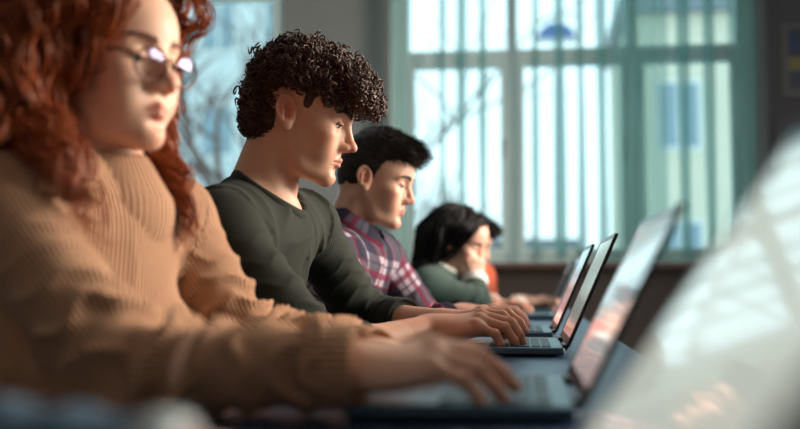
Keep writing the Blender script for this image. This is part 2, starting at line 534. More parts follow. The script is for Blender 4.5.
# ---- things on the dark corner wall
def striped(name, cols):
    t = NT(name); s = t.n('ShaderNodeSeparateXYZ'); t.l(t.n('ShaderNodeTexCoord').outputs['Generated'], s.inputs[0])
    c = t.ramp(s.outputs['Z'], [(i / len(cols), lin(k)) for i, k in enumerate(cols)], 'CONSTANT'); return t.bsdf(c, .4)
def framed(name, x0, x1, z0, z1, fw, fcol, cols, label, cat):
    root = empty(name, ((x0 + x1) / 2, YB, z0), label, cat)
    m = MB(); y0, y1 = YB - .03, YB - .001
    m.box((x0, y0, z0), (x0 + fw, y1, z1)); m.box((x1 - fw, y0, z0), (x1, y1, z1)); m.box((x0 + fw, y0, z0), (x1 - fw, y1, z0 + fw)); m.box((x0 + fw, y0, z1 - fw), (x1 - fw, y1, z1))
    m.build('frame', plain(name + '_frame', fcol, .5), root)
    MB().box((x0 + fw, YB - .018, z0 + fw), (x1 - fw, YB - .002, z1 - fw)).build('print', striped(name + '_print', cols), root)
framed('framed_poster', 1.755, 2.30, 2.11, 2.62, .045, (120, 112, 112), [(92, 84, 92), (78, 74, 96), (84, 78, 100), (150, 132, 80), (146, 128, 76), (74, 72, 92), (70, 76, 110), (66, 74, 112), (74, 76, 100)],
       'framed poster with blue and yellow bands on the dark corner wall', 'poster')
framed('notice_board', 1.70, 2.35, 1.62, 1.99, .03, (104, 94, 96), [(96, 86, 90), (100, 90, 94), (92, 84, 88)], 'low wide dull brown board hung below the framed poster', 'board')

# ---- outside the windows
M_snow = plain('snowy_ground', (215, 222, 226), .8, .05, 2)
struct(MB().box((-40, YB + .4, -4.2), (40, 60, -4.0)).build('ground_outside', M_snow))
M_fac = plain('facade_render', (216, 210, 190), .8, .06, 1.5); M_fac2 = plain('facade_white', (222, 224, 220), .8, .05, 1.5); M_dk = plain('dark_pane', (136, 156, 166), .5, .1, 2); M_roof = plain('roof_tin', (120, 130, 136), .5)
def building(x0, x1, y, zt, rows, cols, mat, label, sx=1.1):
    root = empty('building', ((x0 + x1) / 2, y, -4), label, 'building')
    m = MB(); m.box((x0, y, -4), (x1, y + 6, zt)); m.build('wall', mat, root)
    MB().box((x0 - .3, y - .3, zt), (x1 + .3, y + 6.3, zt + .35)).build('roof', M_roof, root)
    MB().box((x0 - .05, y - .12, -.3), (x1 + .05, y, -.05)).build('ledge', M_fac2, root)
    for i in range(cols):
        for z in rows:
            cx = x0 + (x1 - x0) * (i + .5) / cols
            f = MB().box((cx - sx / 2, y - .06, z), (cx + sx / 2, y - .001, z + 1.7)).build('window', M_fac2, root)
            MB().box((cx - sx / 2 + .1, y - .08, z + .1), (cx - .05, y - .05, z + 1.6)).box((cx + .05, y - .08, z + .1), (cx + sx / 2 - .1, y - .05, z + 1.6)).build('pane', M_dk, f)
building(2.6, 9.0, 24, 7.2, (-2.8, .6, 3.9), 3, M_fac, 'pale yellow building seen through the right-hand casement')
building(-3.4, 1.6, 34, 1.9, (-2.6, .0), 4, M_fac2, 'low white building far behind the middle casement', .8)
building(-17, -6.6, 31, 11, (-2.6, 1.2, 4.8, 8.2), 5, plain('facade_greyblue', (206, 212, 212), .8, .06, 1.5), 'grey-blue block added outside the left window to dim its view', 1.2)  # added to dim the bright sky behind the left window
mast = empty('mast_sign', (1.15, 33, -4), 'blue half-round sign in a white frame on a tall mast outside the middle casement', 'sign')
MB().tube([(1.15, 33, -4), (1.15, 33, 8.8)], .07, 10).build('mast', M_roof, mast, True)
V = [(1.15 + .62 * math.cos(a), 8.85 + .52 * math.sin(a)) for a in np.linspace(0, math.pi, 17)]
m = MB(); m.add([(x, y, z) for y in (32.9, 33.1) for x, z in V], [list(range(17))[::-1], list(range(17, 34))] + [[i, (i + 1) % 17, 17 + (i + 1) % 17, 17 + i] for i in range(17)])
m.build('panel', plain('sign_blue', (44, 96, 150), .5), mast)
m = MB(); m.tube([(.42, 33, 8.75), (.42, 33, 9.35), (1.15, 33, 9.62), (1.88, 33, 9.62), (1.88, 33, 8.75)], .07, 8).tube([(.42, 33, 8.75), (1.88, 33, 8.75)], .07, 8)
m.build('frame', M_fac2, mast, True)
M_bark = plain('bark', (104, 84, 80), .9, .2, 12)
def tree(x, y, hgt, seed, label, spread=1.0):
    rng = np.random.RandomState(seed); P = []; Rr = []
    def grow(p, d, l, r, lev):
        k = 7; pts = [p]; q = p
        for i in range(k - 1):
            d2 = nrm(d + rng.randn(3) * .13 + V3(0, 0, .05)); q = q + d2 * l / (k - 1); pts.append(q); d = d2
        P.append(pts); Rr.append(np.linspace(r, r * .55, k))
        if lev < 4:
            for c in range(4 if lev else 6):
                i = rng.randint(2, k); a = rng.rand() * 6.28
                nd = nrm(d * .7 + V3(math.cos(a), math.sin(a), .25) * .85 * spread)
                grow(pts[i], nd, l * (.5 + .25 * rng.rand()), r * .5, lev + 1)
    grow(V3(x, y, -4.0), V3(0, 0, 1), hgt * .45, .16, 0)
    v, q = tubes_np(P, np.array(Rr), 5)
    return tag(mesh_obj('bare_tree', v, q, M_bark), label, 'tree', 'bare trees outside')
tree(-3.9, 14.0, 12, 4, 'bare tree outside the left window, nearest its right jamb')
tree(-7.6, 17.5, 13, 7, 'bare tree outside the left window, behind the red-haired person')
tree(-.9, 20.5, 7.6, 9, 'small bare tree outside the left-hand casement of the curtained window')
# ------------------------------------------------------------------ table and laptops
TZ = .74
tb = NT('dark_tabletop'); nz = tb.noise(30, 4)
M_table = tb.bsdf(tb.mix(nz, lin((26, 42, 66)), lin((36, 54, 80))), .34, spec=.2)
M_leg = plain('table_leg_metal', (60, 62, 66), .4, .05, 6, metal=.7)
TX0, TX1, TY0, TY1 = -.34, .215, -.45, 5.3
root = empty('long_table', ((TX0 + TX1) / 2, 2.4, 0), 'long dark glossy table that all the laptops stand on', 'table')
MB().box((TX0, TY0, TZ - .03), (TX1, TY1, TZ), bev=.004).build('table_top', M_table, root)
MB().box((TX1 - .001, TY0, TZ - .028), (TX1 + .004, TY1, TZ - .004)).box((TX0 + .05, TY0 + .05, TZ - .10), (TX1 - .05, TY1 - .05, TZ - .03)).build('apron', M_leg, root)
for y in (TY0 + .1, 1.6, 3.2, TY1 - .1):
    for x in (TX0 + .06, TX1 - .06):
        MB().box((x - .02, y - .02, 0), (x + .02, y + .02, TZ - .10)).build('leg', M_leg, root)

M_shell = plain('laptop_shell', (38, 42, 48), .35, .05, 20, metal=.4)
M_deck = plain('laptop_deck', (66, 92, 110), .32, .05, 20, metal=.5)
M_key = plain('laptop_key', (26, 29, 34), .4, .05, 30)
M_bezel = plain('laptop_bezel', (14, 15, 18), .2, .05, 20)
M_pad = plain('laptop_trackpad', (72, 80, 88), .25, .04, 20, metal=.4)
def screen_mat(name, stops, strength, blot=None, bscale=9.0, rough=.06):
    t = NT(name); s = t.n('ShaderNodeSeparateXYZ'); g = t.n('ShaderNodeTexCoord').outputs['Generated']; t.l(g, s.inputs[0])
    c = t.ramp(s.outputs['Z'], [(p, lin(k)) for p, k in stops])
    if blot is not None:
        n = t.noise(bscale, 3, g)
        f = t.ramp(n, [(.48, (0, 0, 0)), (.62, (1, 1, 1))])
        c = t.mix(t.math('MULTIPLY', f, .6), c, lin(blot))
    return t.bsdf((.012, .013, .015), rough, spec=.5, emit=c, estr=strength, coat=.0)
def laptop(hx, y0, y1, lean, lid_l, scr, label, group='open laptops along the table', base=.225):
    """hinge line at x=hx from y0 to y1, screen facing -X"""
    yc = (y0 + y1) / 2; w = y1 - y0
    root = empty('laptop', (hx - base / 2, yc, TZ), label, 'laptop', group)
    zb = TZ + .003; zt = TZ + .0165
    MB().box((hx - base, y0, zb), (hx, y1, zt), bev=.0035).build('base', M_deck, root)
    for x in (hx - base + .02, hx - .02):
        for y in (y0 + .025, y1 - .025): MB().box((x - .006, y - .01, TZ), (x + .006, y + .01, zb + .001)).build('foot', M_bezel, root)
    k = MB(); rows = 6; kx0, kx1 = hx - .135, hx - .022; rh = (kx1 - kx0) / rows
    for r in range(rows):
        n = 14 if r else 15; kw = (w - .036) / n
        if r == rows - 6:
            spans = [(0, 1.3), (1.3, 2.5), (2.5, 3.7), (3.7, 9.2), (9.2, 10.4), (10.4, 11.6), (11.6, 12.6), (12.6, 13.6), (13.6, n)]
        else: spans = [(i, i + 1) for i in range(n)]
        for a, b in spans:                                       # row 0 lies nearest the user
            k.box((kx0 + r * rh + .0012, y0 + .018 + a * kw + .0012, zt - .0004), (kx0 + (r + 1) * rh - .0012, y0 + .018 + b * kw - .0012, zt + .0016))
    k.build('keyboard', M_key, root)
    MB().box((hx - base + .012, yc - .055, zt - .0005), (hx - .145, yc + .055, zt + .0006)).build('trackpad', M_pad, root)
    for y in (y0 + .05, y1 - .05): MB().tube([(hx + .002, y - .025, zt - .001), (hx + .002, y + .025, zt - .001)], .0055, 10).build('hinge', M_shell, root)
    # lid built upright then leaned back about the hinge line
    a = math.radians(lean); Rl = np.array([[math.cos(a), 0, math.sin(a)], [0, 1, 0], [-math.sin(a), 0, math.cos(a)]])
    o = V3(hx + .003, yc, zt)
    lid = MB().box((0, -w / 2, .002), (.0055, w / 2, lid_l), Rl, o, bev=.0022).build('lid', M_shell, root)
    bz = .0065
    b = MB()
    for lo, hi in (((-.0012, -w / 2 + .001, .003), (.0004, -w / 2 + bz, lid_l - .001)), ((-.0012, w / 2 - bz, .003), (.0004, w / 2 - .001, lid_l - .001)),
                   ((-.0012, -w / 2 + bz, lid_l - .010), (.0004, w / 2 - bz, lid_l - .001)), ((-.0012, -w / 2 + bz, .003), (.0004, w / 2 - bz, .018))):
        b.box(lo, hi, Rl, o)
    b.mat(1).box((-.0016, -.003, lid_l - .0075), (-.001, .003, lid_l - .0035), Rl, o)
    b.build('bezel', [M_bezel, M_pad], root)
    s = MB().box((-.0005, -w / 2 + bz, .018), (.0004, w / 2 - bz, lid_l - .010), Rl, o)
    s.build('screen', scr, root)
    return root
laptop(.012, .285, .60, 35, .245, screen_mat('screen_pale', [(0, (176, 182, 172)), (.5, (190, 194, 184)), (1, (168, 172, 160))], 1.0), 'big blurred open laptop closest to the viewer, pale grey screen')
laptop(.050, .965, 1.285, 26.5, .216, screen_mat('screen_bluegrey', [(0, (160, 150, 150)), (.4, (150, 164, 168)), (1, (140, 164, 168))], .9, (196, 160, 152)), 'blurred open laptop being typed on by the red-haired person')  # pink blotches put the reflection of skin into the screen colour
laptop(.072, 1.80, 2.125, 23.7, .222, screen_mat('screen_greygreen', [(0, (200, 140, 130)), (.22, (150, 156, 152)), (1, (150, 166, 158))], .72), 'sharp dark laptop with plain grey-green screen under the curly-haired person\'s hands')  # pink lower edge stands in for skin reflected in the screen
laptop(.068, 2.33, 2.65, 23.7, .222, screen_mat('screen_cloud', [(0, (226, 150, 140)), (.5, (200, 160, 158)), (.75, (130, 160, 178)), (1, (110, 140, 150))], .85, (214, 220, 226), 6), 'open laptop with pink and blue screen in front of the plaid shirt')
laptop(.112, 3.45, 3.77, 24, .222, screen_mat('screen_lightblue', [(0, (150, 170, 180)), (1, (176, 196, 200))], .4), 'far open laptop half hidden behind the pink-screened one')
laptop(.115, 4.2, 4.52, 24, .222, screen_mat('screen_dim', [(0, (120, 130, 140)), (1, (140, 150, 160))], .3), 'farthest open laptop before the rust-sweatered person')
# ------------------------------------------------------------------ people: the pieces
def eye_places(fem=0.0):
    return [V3(0.0705, s * (0.0315 - 0.0005 * fem), 0.0) for s in (1, -1)]
def head_sdf(fem=0.0, gaze=14.0, open_=0.0056, nose=1.0, jaw=1.0):
    """head facing +X, origin between the eyes' level and the ear canals; chin at z=-0.11, crown at z=+0.125"""
    S = SDF()
    S.u(ell((-.014, 0, .038), (.097, .0755, .086)), 0)
    S.u(ell((-.045, 0, .0), (.062, .062, .062)), .03)
    S.u(ell((.038, 0, .036), (.0555, .061, .058)), .03)
    S.u(ell((.030, 0, -.035), (.056, .0585 - .002 * fem, .062)), .03)
    S.u(ell((.056, 0, -.064), (.034, .036, .034)), .02)
    for s in (1, -1):
        S.u(cap((-.006, s * .0475 * jaw, -.045), (.030, s * .0365 * jaw, -.088), .017, .0155), .028)
        S.u(cap((.030, s * .0365 * jaw, -.088), (.074, s * .011, -.1005), .0155, .014), .022)
        S.u(ell((.056, s * .0465, -.022), (.024, .018, .017)), .02)            # cheekbone
        S.u(ell((.058, s * .036, -.05), (.024, .02, .026)), .02)              # cheek
    S.u(ell((.030, 0, -.078), (.048, .037, .026)), .022)
    S.u(ell((.0775, 0, -.0985), (.0145, .0165 - .003 * fem, .0135)), .014)
    for s in (1, -1):                                                          # brow
        S.u(cap((.0825 - .003 * fem, s * .012, .0195), (.0695, s * .044, .0185), .0085 - .001 * fem, .007), .012)
    for s in (1, -1):                                                          # socket
        S.s(ell((.0905, s * .0325, .0005), (.0155, .0175, .0115)), .014)
    # nose
    S.u(cap((.0855, 0, .012), (.1045, 0, -.026), .0066, .0082), .011)
    S.u(ell((.1075 * nose, 0, -.0325), (.0105, .0098, .0088)), .008)
    for s in (1, -1):
        S.u(cap((.083, s * .006, -.016), (.0865, s * .0115, -.037), .0075, .0085), .007)
        S.u(ell((.0965, s * .0110, -.0365), (.0115, .0068, .0078)), .006)
        S.s(ell((.1035, s * .0062, -.0425), (.0052, .003, .0032)), .003)
    S.s(ell((.1045, 0, -.052), (.006, .003, .008)), .006)
    # eyes: lids wrap the ball, leaving an almond
    for s, e in zip((1, -1), eye_places(fem)):
        S.u(ell(e, (.0138, .0146, .0138)), .007)
        Rg = rotz(-s * -6) @ roty(gaze)
        S.s(ell(e + Rg @ V3(.0135, 0, .0), (.0105, .0138, open_), Rg @ rotx(s * -4)), .0012)
        S.u(cap(e + Rg @ V3(.0135, .012, .0062), e + Rg @ V3(.0135, -.012, .0062), .0018), .005)
    # lips
    for s in (1, -1):
        S.u(cap((.0930, s * .003, -.0615), (.0825, s * .0205, -.0675), .0052, .0028), .0045)
        S.u(cap((.0912, s * .002, -.0735), (.0825, s * .018, -.0692), .0062, .003), .005)
        S.s(cap((.1005, 0, -.0675), (.086, s * .0215, -.0682), .0013, .0012), .002)
    S.s(ell((.0965, 0, -.0845), (.0075, .02, .0055)), .010)
    # ears
    for s in (1, -1):
        Re = rotz(s * 62) @ rotx(0)
        ax = np.array([[1, 0, 0], [0, 0, 1.0], [0, -1.0, 0]])
        base = V3(-.012, s * .0765, -.006)
        tilt = roty(-14) @ rotz(-s * 22)
        F = tilt                                                               # x back-front, y out, z up
        S.u(ell(base, (.0175, .0065, .031), F), .004)
        S.u(ell(base + F @ V3(.006, -s * .006, -.006), (.012, .012, .02), F), .006)
        S.s(ell(base + F @ V3(.0035, s * .0085, -.001), (.0105, .0085, .0185), F), .003)
        S.u(tor(base + F @ V3(-.001, s * .0045, .006), F @ np.array([[1, 0, 0], [0, 0, 1.0], [0, 1.0, 0]]), .0165, .0032, (1.0, 1.45)), .002)
        S.u(cap(base + F @ V3(-.008, s * .005, -.012), base + F @ V3(-.006, s * .006, .012), .0032, .003), .003)   # antihelix
        S.u(ell(base + F @ V3(.0125, s * .0055, -.004), (.004, .0035, .006), F), .003)                             # tragus
        S.u(ell(base + F @ V3(.003, s * .0035, -.0265), (.0085, .0045, .0095), F), .004)                          # lobe
    return S
def skin_tint(L, fem=0.0):
    """tints from head-local places: x lips, y flush of cheeks, nose and ears, z unused"""
    t = np.zeros((len(L), 3))
    up = union([cap((.0930, s * .003, -.0615), (.0825, s * .0205, -.0675), .0052, .0028) for s in (1, -1)])
    lo = union([cap((.0912, s * .002, -.0735), (.0825, s * .018, -.0692), .0062, .003) for s in (1, -1)])
    d = np.minimum(up(L), lo(L))
    t[:, 0] = .75 * np.clip(1 - np.clip((d - .0002) / .002, 0, 1), 0, 1) * (L[:, 0] > .07)
    fl = 0
    for c, r in (((.062, .045, -.03), .032), ((.062, -.045, -.03), .032), ((.112, 0, -.033), .018), ((-.012, .08, 0), .035), ((-.012, -.08, 0), .035), ((.085, 0, -.1), .02)):
        fl = np.maximum(fl, np.clip(1 - np.linalg.norm(L - V3(*c), axis=1) / r, 0, 1))
    t[:, 1] = fl
    return t
def ik(a, b, l1, l2, pole):
    a = np.asarray(a, float); b = np.asarray(b, float)
    d = b - a; D = np.linalg.norm(d)
    if D > (l1 + l2) * .995:
        k = D / ((l1 + l2) * .995); l1 *= k; l2 *= k
    u = d / D
    x = (l1 * l1 - l2 * l2 + D * D) / (2 * D)
    h = math.sqrt(max(l1 * l1 - x * x, 0))
    p = np.asarray(pole, float); p = nrm(p - u * (p @ u))
    return a + u * x + p * h

FINGERS = dict(index=((.090, .026, .003), (.043, .026, .021), .0088), middle=((.094, .005, .006), (.048, .030, .022), .0090),
               ring=((.089, -.015, .003), (.044, .028, .022), .0085), little=((.080, -.033, -.003), (.034, .021, .019), .0076))
def hand(S, Wp, d, n, right, flex, spread=(6, 1, -4, -10), sc=1.0, thumb=None):
    """adds a hand to S at wrist Wp, fingers along d, back of the hand along n; returns nail places"""
    d = nrm(d); n = nrm(np.asarray(n, float) - d * (np.asarray(n, float) @ d))
    s = np.cross(n, d) * (1 if right else -1)
    M = np.stack([d, s, n], 1)
    w = lambda p: Wp + M @ (V3(*p) * sc)
    palm = [cap(w((-.01, .004, 0)), w((.02, .006, -.002)), .0235 * sc, .023 * sc)]
    for (k, (b, L, r)) in FINGERS.items():
        b = V3(*b)
        palm.append(cap(w((.02, b[1] * .5, -.003)), w(b - V3(.002, 0, .004)), .0165 * sc, .0120 * sc))
    palm.append(ell(w((.05, -.012, -.010)), V3(.045, .032, .014) * sc, M))
    S.u(union(palm, .014 * sc), .012)
    nails = []
    groups = []
    for i, (k, (b, L, r)) in enumerate(FINGERS.items()):
        a = math.radians(spread[i]); fd = V3(math.cos(a), math.sin(a), 0)
        pts = [V3(*b)]; ang = 0
        for l, fl in zip(L, flex[i]):
            ang += math.radians(fl)
            pts.append(pts[-1] + l * (fd * math.cos(ang) + V3(0, 0, -1) * math.sin(ang)))
        q = [w(p) for p in pts]
        r *= sc
        groups.append(union([cap(q[0], q[1], r * 1.12, r * 1.0), cap(q[1], q[2], r * 1.0, r * .92), cap(q[2], q[3], r * .93, r * .80),
                             ell(q[1] , (r * 1.06,) * 3)], .004))
        up = M @ (fd * math.sin(ang) + V3(0, 0, 1) * math.cos(ang))
        nails.append((q[3] + up * r * .75, r))
    for i, p in enumerate(w(V3(*FINGERS[k][0]) + V3(-.002, 0, .004)) for k in FINGERS):
        groups[i] = union([groups[i], ell(p, (.0095 * sc,) * 3)], .006)
    allf = union(groups, .0012)
    S.u(allf, .007)
    tp = thumb or ((.022, .024, -.008), (.056, .046, -.018), (.086, .050, -.024), (.108, .044, -.027))
    q = [w(p) for p in tp]
    S.u(union([cap(q[0], q[1], .0165 * sc, .0125 * sc), cap(q[1], q[2], .0115 * sc, .0105 * sc), cap(q[2], q[3], .0105 * sc, .0085 * sc)], .006), .007)
    return nails

def skin_mat(name, base, flush, lip, rough=.48):
    t = NT(name); a = t.attr('tint'); sx = t.n('ShaderNodeSeparateXYZ'); t.l(a.outputs['Vector'], sx.inputs[0])
    n = t.noise(38, 4); b = lin(base)
    c = t.mix(n, tuple(x * .9 for x in b), tuple(min(1, x * 1.08) for x in b))
    c = t.mix(sx.outputs[1], c, lin(flush)); c = t.mix(sx.outputs[0], c, lin(lip))
    c = t.mix(sx.outputs[2], c, lin((226, 182, 168)))
    return t.bsdf(c, rough, spec=.4, sss=.12, sssr=(.012, .004, .002), bump=t.noise(260, 3), bstr=.12, bdist=.0008)

def build_person(root, sp, M):
    """sp: joints in world metres and looks; children of root: body, eyes, hair is added by the caller"""
    R = rotz(sp['yaw']) @ rotx(sp.get('roll', 0)) @ roty(sp['pitch']); O = V3(*sp['head']); hs = sp.get('hs', 1.0)
    fem = sp.get('fem', 0); h = sp.get('vox', .003)
    hl = lambda *p: O + R @ (V3(*p) * hs)
    B = SDF().place(head_sdf(fem, sp.get('gaze', 14), sp.get('open', .0056), sp.get('nose', 1.0), sp.get('jaw', 1.0)), R, O, hs)
    SR, SL, HR, HL = [V3(*sp[k]) for k in ('SR', 'SL', 'HR', 'HL')]
    NB = V3(*sp['NB'])
    nr = .056 - .010 * fem
    B.u(cap(hl(-.032, 0, -.045), NB, nr, nr + .004), .016)
    for s in (1, -1):
        B.u(cap(hl(-.03, s * .05, -.06), NB + (SL - SR) * .06 * s * 1.0 + V3(.045, 0, -.02), .012, .013), .018)
    if not fem: B.u(ell(hl(.018, 0, -.135), (.011, .011, .014)), .018)
    ms = (SR + SL) / 2; mh = (HR + HL) / 2
    ax = nrm(ms - mh); lat = nrm(SL - SR); fw = np.cross(lat, ax); fw = nrm(fw); lat = np.cross(ax, fw)
    T = np.stack([fw, lat, ax], 1)
    L = np.linalg.norm(ms - mh)
    k = sp.get('wide', 1.0)
    def torso(S, g, kk):
        S.u(ell(mh + ax * (L * .70) + fw * .005, (.098 + g, .150 * k + g, .20 + g), T), kk)
        S.u(ell(mh + ax * (L * .33) + fw * .015, (.098 + g, .138 * k + g, .20 + g), T), .06)
        S.u(ell(mh + ax * .04, (.105 + g, .165 * k + g, .12 + g), T), .05)
        S.u(cap(SR + (SL - SR) * .06, SL - (SL - SR) * .06, .049 + g), .05)
        for q in (SR, SL):
            S.u(cap(NB + (q - NB) * .12 + V3(-.012, 0, .012), q + (NB - q) * .12 + V3(0, 0, .004), .034 + g * .7, .045 + g), .035)
        if fem:
            for s in (1, -1):
                S.u(ell(mh + ax * (L * .62) + fw * .095 + lat * s * .075, (.058 + g, .062 + g, .064 + g), T), .04)
    torso(B, 0, .05)
    arms = {}
    nails = []
    for side in ('R', 'L'):
        sh = SR if side == 'R' else SL
        a = sp['arm' + side]
        wr = V3(*a['wrist']); pole = a['pole']
        el = V3(*a['elbow']) if 'elbow' in a else ik(sh, wr, a.get('l1', .285), a.get('l2', .25), pole)
        if 'minz' in a and el[2] < a['minz']: el[2] = a['minz']
        arms[side] = (sh, el, wr)
        ar = sp.get('armr', 1.0)
        B.u(cap(sh, el, .047 * ar, .038 * ar), .03)
        B.u(cap(el, el + (wr - el) * .35, .037 * ar, .038 * ar), .02)
        B.u(cap(el + (wr - el) * .35, wr, .037 * ar, .0255 * ar), .02)
        if 'd' in a:
            nails += hand(B, wr, a['d'], a['n'], side == 'R', a['flex'], a.get('spread', (6, 1, -4, -10)), a.get('hsc', 1.0) * (1 - .07 * fem), a.get('thumb'))
    lo = np.minimum.reduce([O - .16, SR - .1, SL - .1, mh - .2] + [np.minimum(x[1], x[2]) - .2 for x in arms.values()])
    hi = np.maximum.reduce([O + .16, SR + .1, SL + .1, mh + .2] + [np.maximum(x[1], x[2]) + .2 for x in arms.values()])
    v, q = B.mesh(lo, hi, h)
    tint = skin_tint(((v - O) @ R) / hs, fem)
    far = np.linalg.norm(v - O, axis=1) > .2
    tint[far] = 0
    for c, r in nails:
        dd = np.linalg.norm(v - c, axis=1)
        tint[:, 2] = np.maximum(tint[:, 2], np.clip(1.6 - dd / (r * .75), 0, 1))
    for side, (sh, el, wr) in arms.items():                       # knuckles a little redder
        dd = np.linalg.norm(v - wr, axis=1)
        tint[:, 1] = np.maximum(tint[:, 1], .35 * np.clip((dd - .09) / .06, 0, 1) * (dd < .25) * (np.linalg.norm(v - el, axis=1) > .2))
    body = mesh_obj('body', v, q, M['skin'], root, attrs={'tint': tint})
    # eyes
    for s, e in zip((1, -1), eye_places(fem)):
        c = hl(*e); G = R @ roty(90 + sp.get('gaze', 14)); m = MB()
        rr = .0121 * hs
        m.lathe([(rr * math.sin(t) + 1e-6, -rr * math.cos(t)) for t in np.linspace(0, math.pi, 16)], 20, c, G)
        m.mat(1).lathe([(rr * 1.015 * math.sin(t) + 1e-6, rr * 1.015 * math.cos(t)) for t in np.linspace(0, .50, 6)][::-1], 20, c, G)
        m.mat(2).lathe([(rr * 1.03 * math.sin(t) + 1e-6, rr * 1.03 * math.cos(t)) for t in np.linspace(0, .21, 4)][::-1], 16, c, G)
        m.build('eye', [M['sclera'], M['iris'], M['pupil']], root, True)
        Rg = rotz(-s * -6) @ roty(sp.get('gaze', 14))
        op = sp.get('open', .0056)
        pts = [hl(*(e + Rg @ V3(.0142 * math.cos(t) * .995, .0142 * math.sin(t), op * .98 * math.cos(t * 1.45)))) for t in np.linspace(-.95, .95, 11)]
        m = MB(); m.tube(pts, [.0006 + .0008 * math.sin(math.pi * i / 10) for i in range(11)], 6)
        m.build('eyelashes', M['brow'], root, True)
    # brows: short hairs lying along the ridge
    rng = np.random.RandomState(3)
    for s in (1, -1):
        P = []; RA = []
        for i in range(230 - int(90 * fem)):
            t = rng.rand(); y = .010 + .040 * t
            z = .0205 + .0055 * math.sin(t * 2.2) - .004 * max(0, t - .75) * 4 + (rng.rand() - .5) * .0065 * (1.1 - t * .7)
            x = .0905 - .0035 * fem - 9.5 * max(0, y - .012) ** 2 - .003 * t + .0012
            a0 = hl(x, s * y, z); dr = R @ nrm(V3(-.15, s * (.6 + .4 * t), .5 - .8 * t))
            ln = .007 + .003 * rng.rand()
            P.append([a0, a0 + dr * ln * .5 + R @ V3(.0008, 0, 0), a0 + dr * ln]); RA.append([.0010, .0008, .0003])
        P = np.array(P); a0 = P[:, 0].copy()
        for _ in range(3): a0 = a0 - B.grad(a0) * (B.ev(a0) - .0006)[:, None]
        P = P + (a0 - P[:, 0])[:, None]
        vv, qq = tubes_np(P, np.array(RA) * (1 - .45 * fem), 4)
        mesh_obj('eyebrow', vv, qq, M['brow'], root)
    return dict(R=R, O=O, hl=hl, hs=hs, T=T, ms=ms, mh=mh, ax=ax, fw=fw, lat=lat, L=L, NB=NB, SR=SR, SL=SL, arms=arms, torso=torso, B=B, root=root, fem=fem)

def cloth_coords(v, G, sp):
    """per vertex: metres around, metres along, which piece (0 torso, 1 right arm, 2 left arm)"""
    segs = [(G['mh'], G['NB'], .15, 0, 0.)]
    for i, sd in ((1, 'R'), (2, 'L')):
        sh, el, wr = G['arms'][sd]
        l = np.linalg.norm(el - sh)
        segs += [(sh, el, .06, i, 0.), (el, wr + (wr - el) * .2, .05, i, l)]
    best = np.full(len(v), 1e9); U = np.zeros(len(v)); Vv = np.zeros(len(v)); I = np.zeros(len(v))
    for a, b, r, i, off in segs:
        d = b - a; l = np.linalg.norm(d); d = d / l
        t = np.clip((v - a) @ d, 0, l); p = v - a - t[:, None] * d
        dist = np.linalg.norm(p, axis=1)
        ref = nrm(V3(0, -1, 0) + d * d[1]) if i else nrm(-G['fw'] - d * (d @ -G['fw']))
        o = np.cross(d, ref)
        th = np.arctan2(p @ o, p @ ref)
        m = dist / r < best
        best[m] = (dist / r)[m]; U[m] = (th * r)[m] if i else ((v - a) @ G['lat'])[m]; Vv[m] = (off + (v - a) @ d)[m]; I[m] = i
    return np.stack([U, Vv, I], 1)

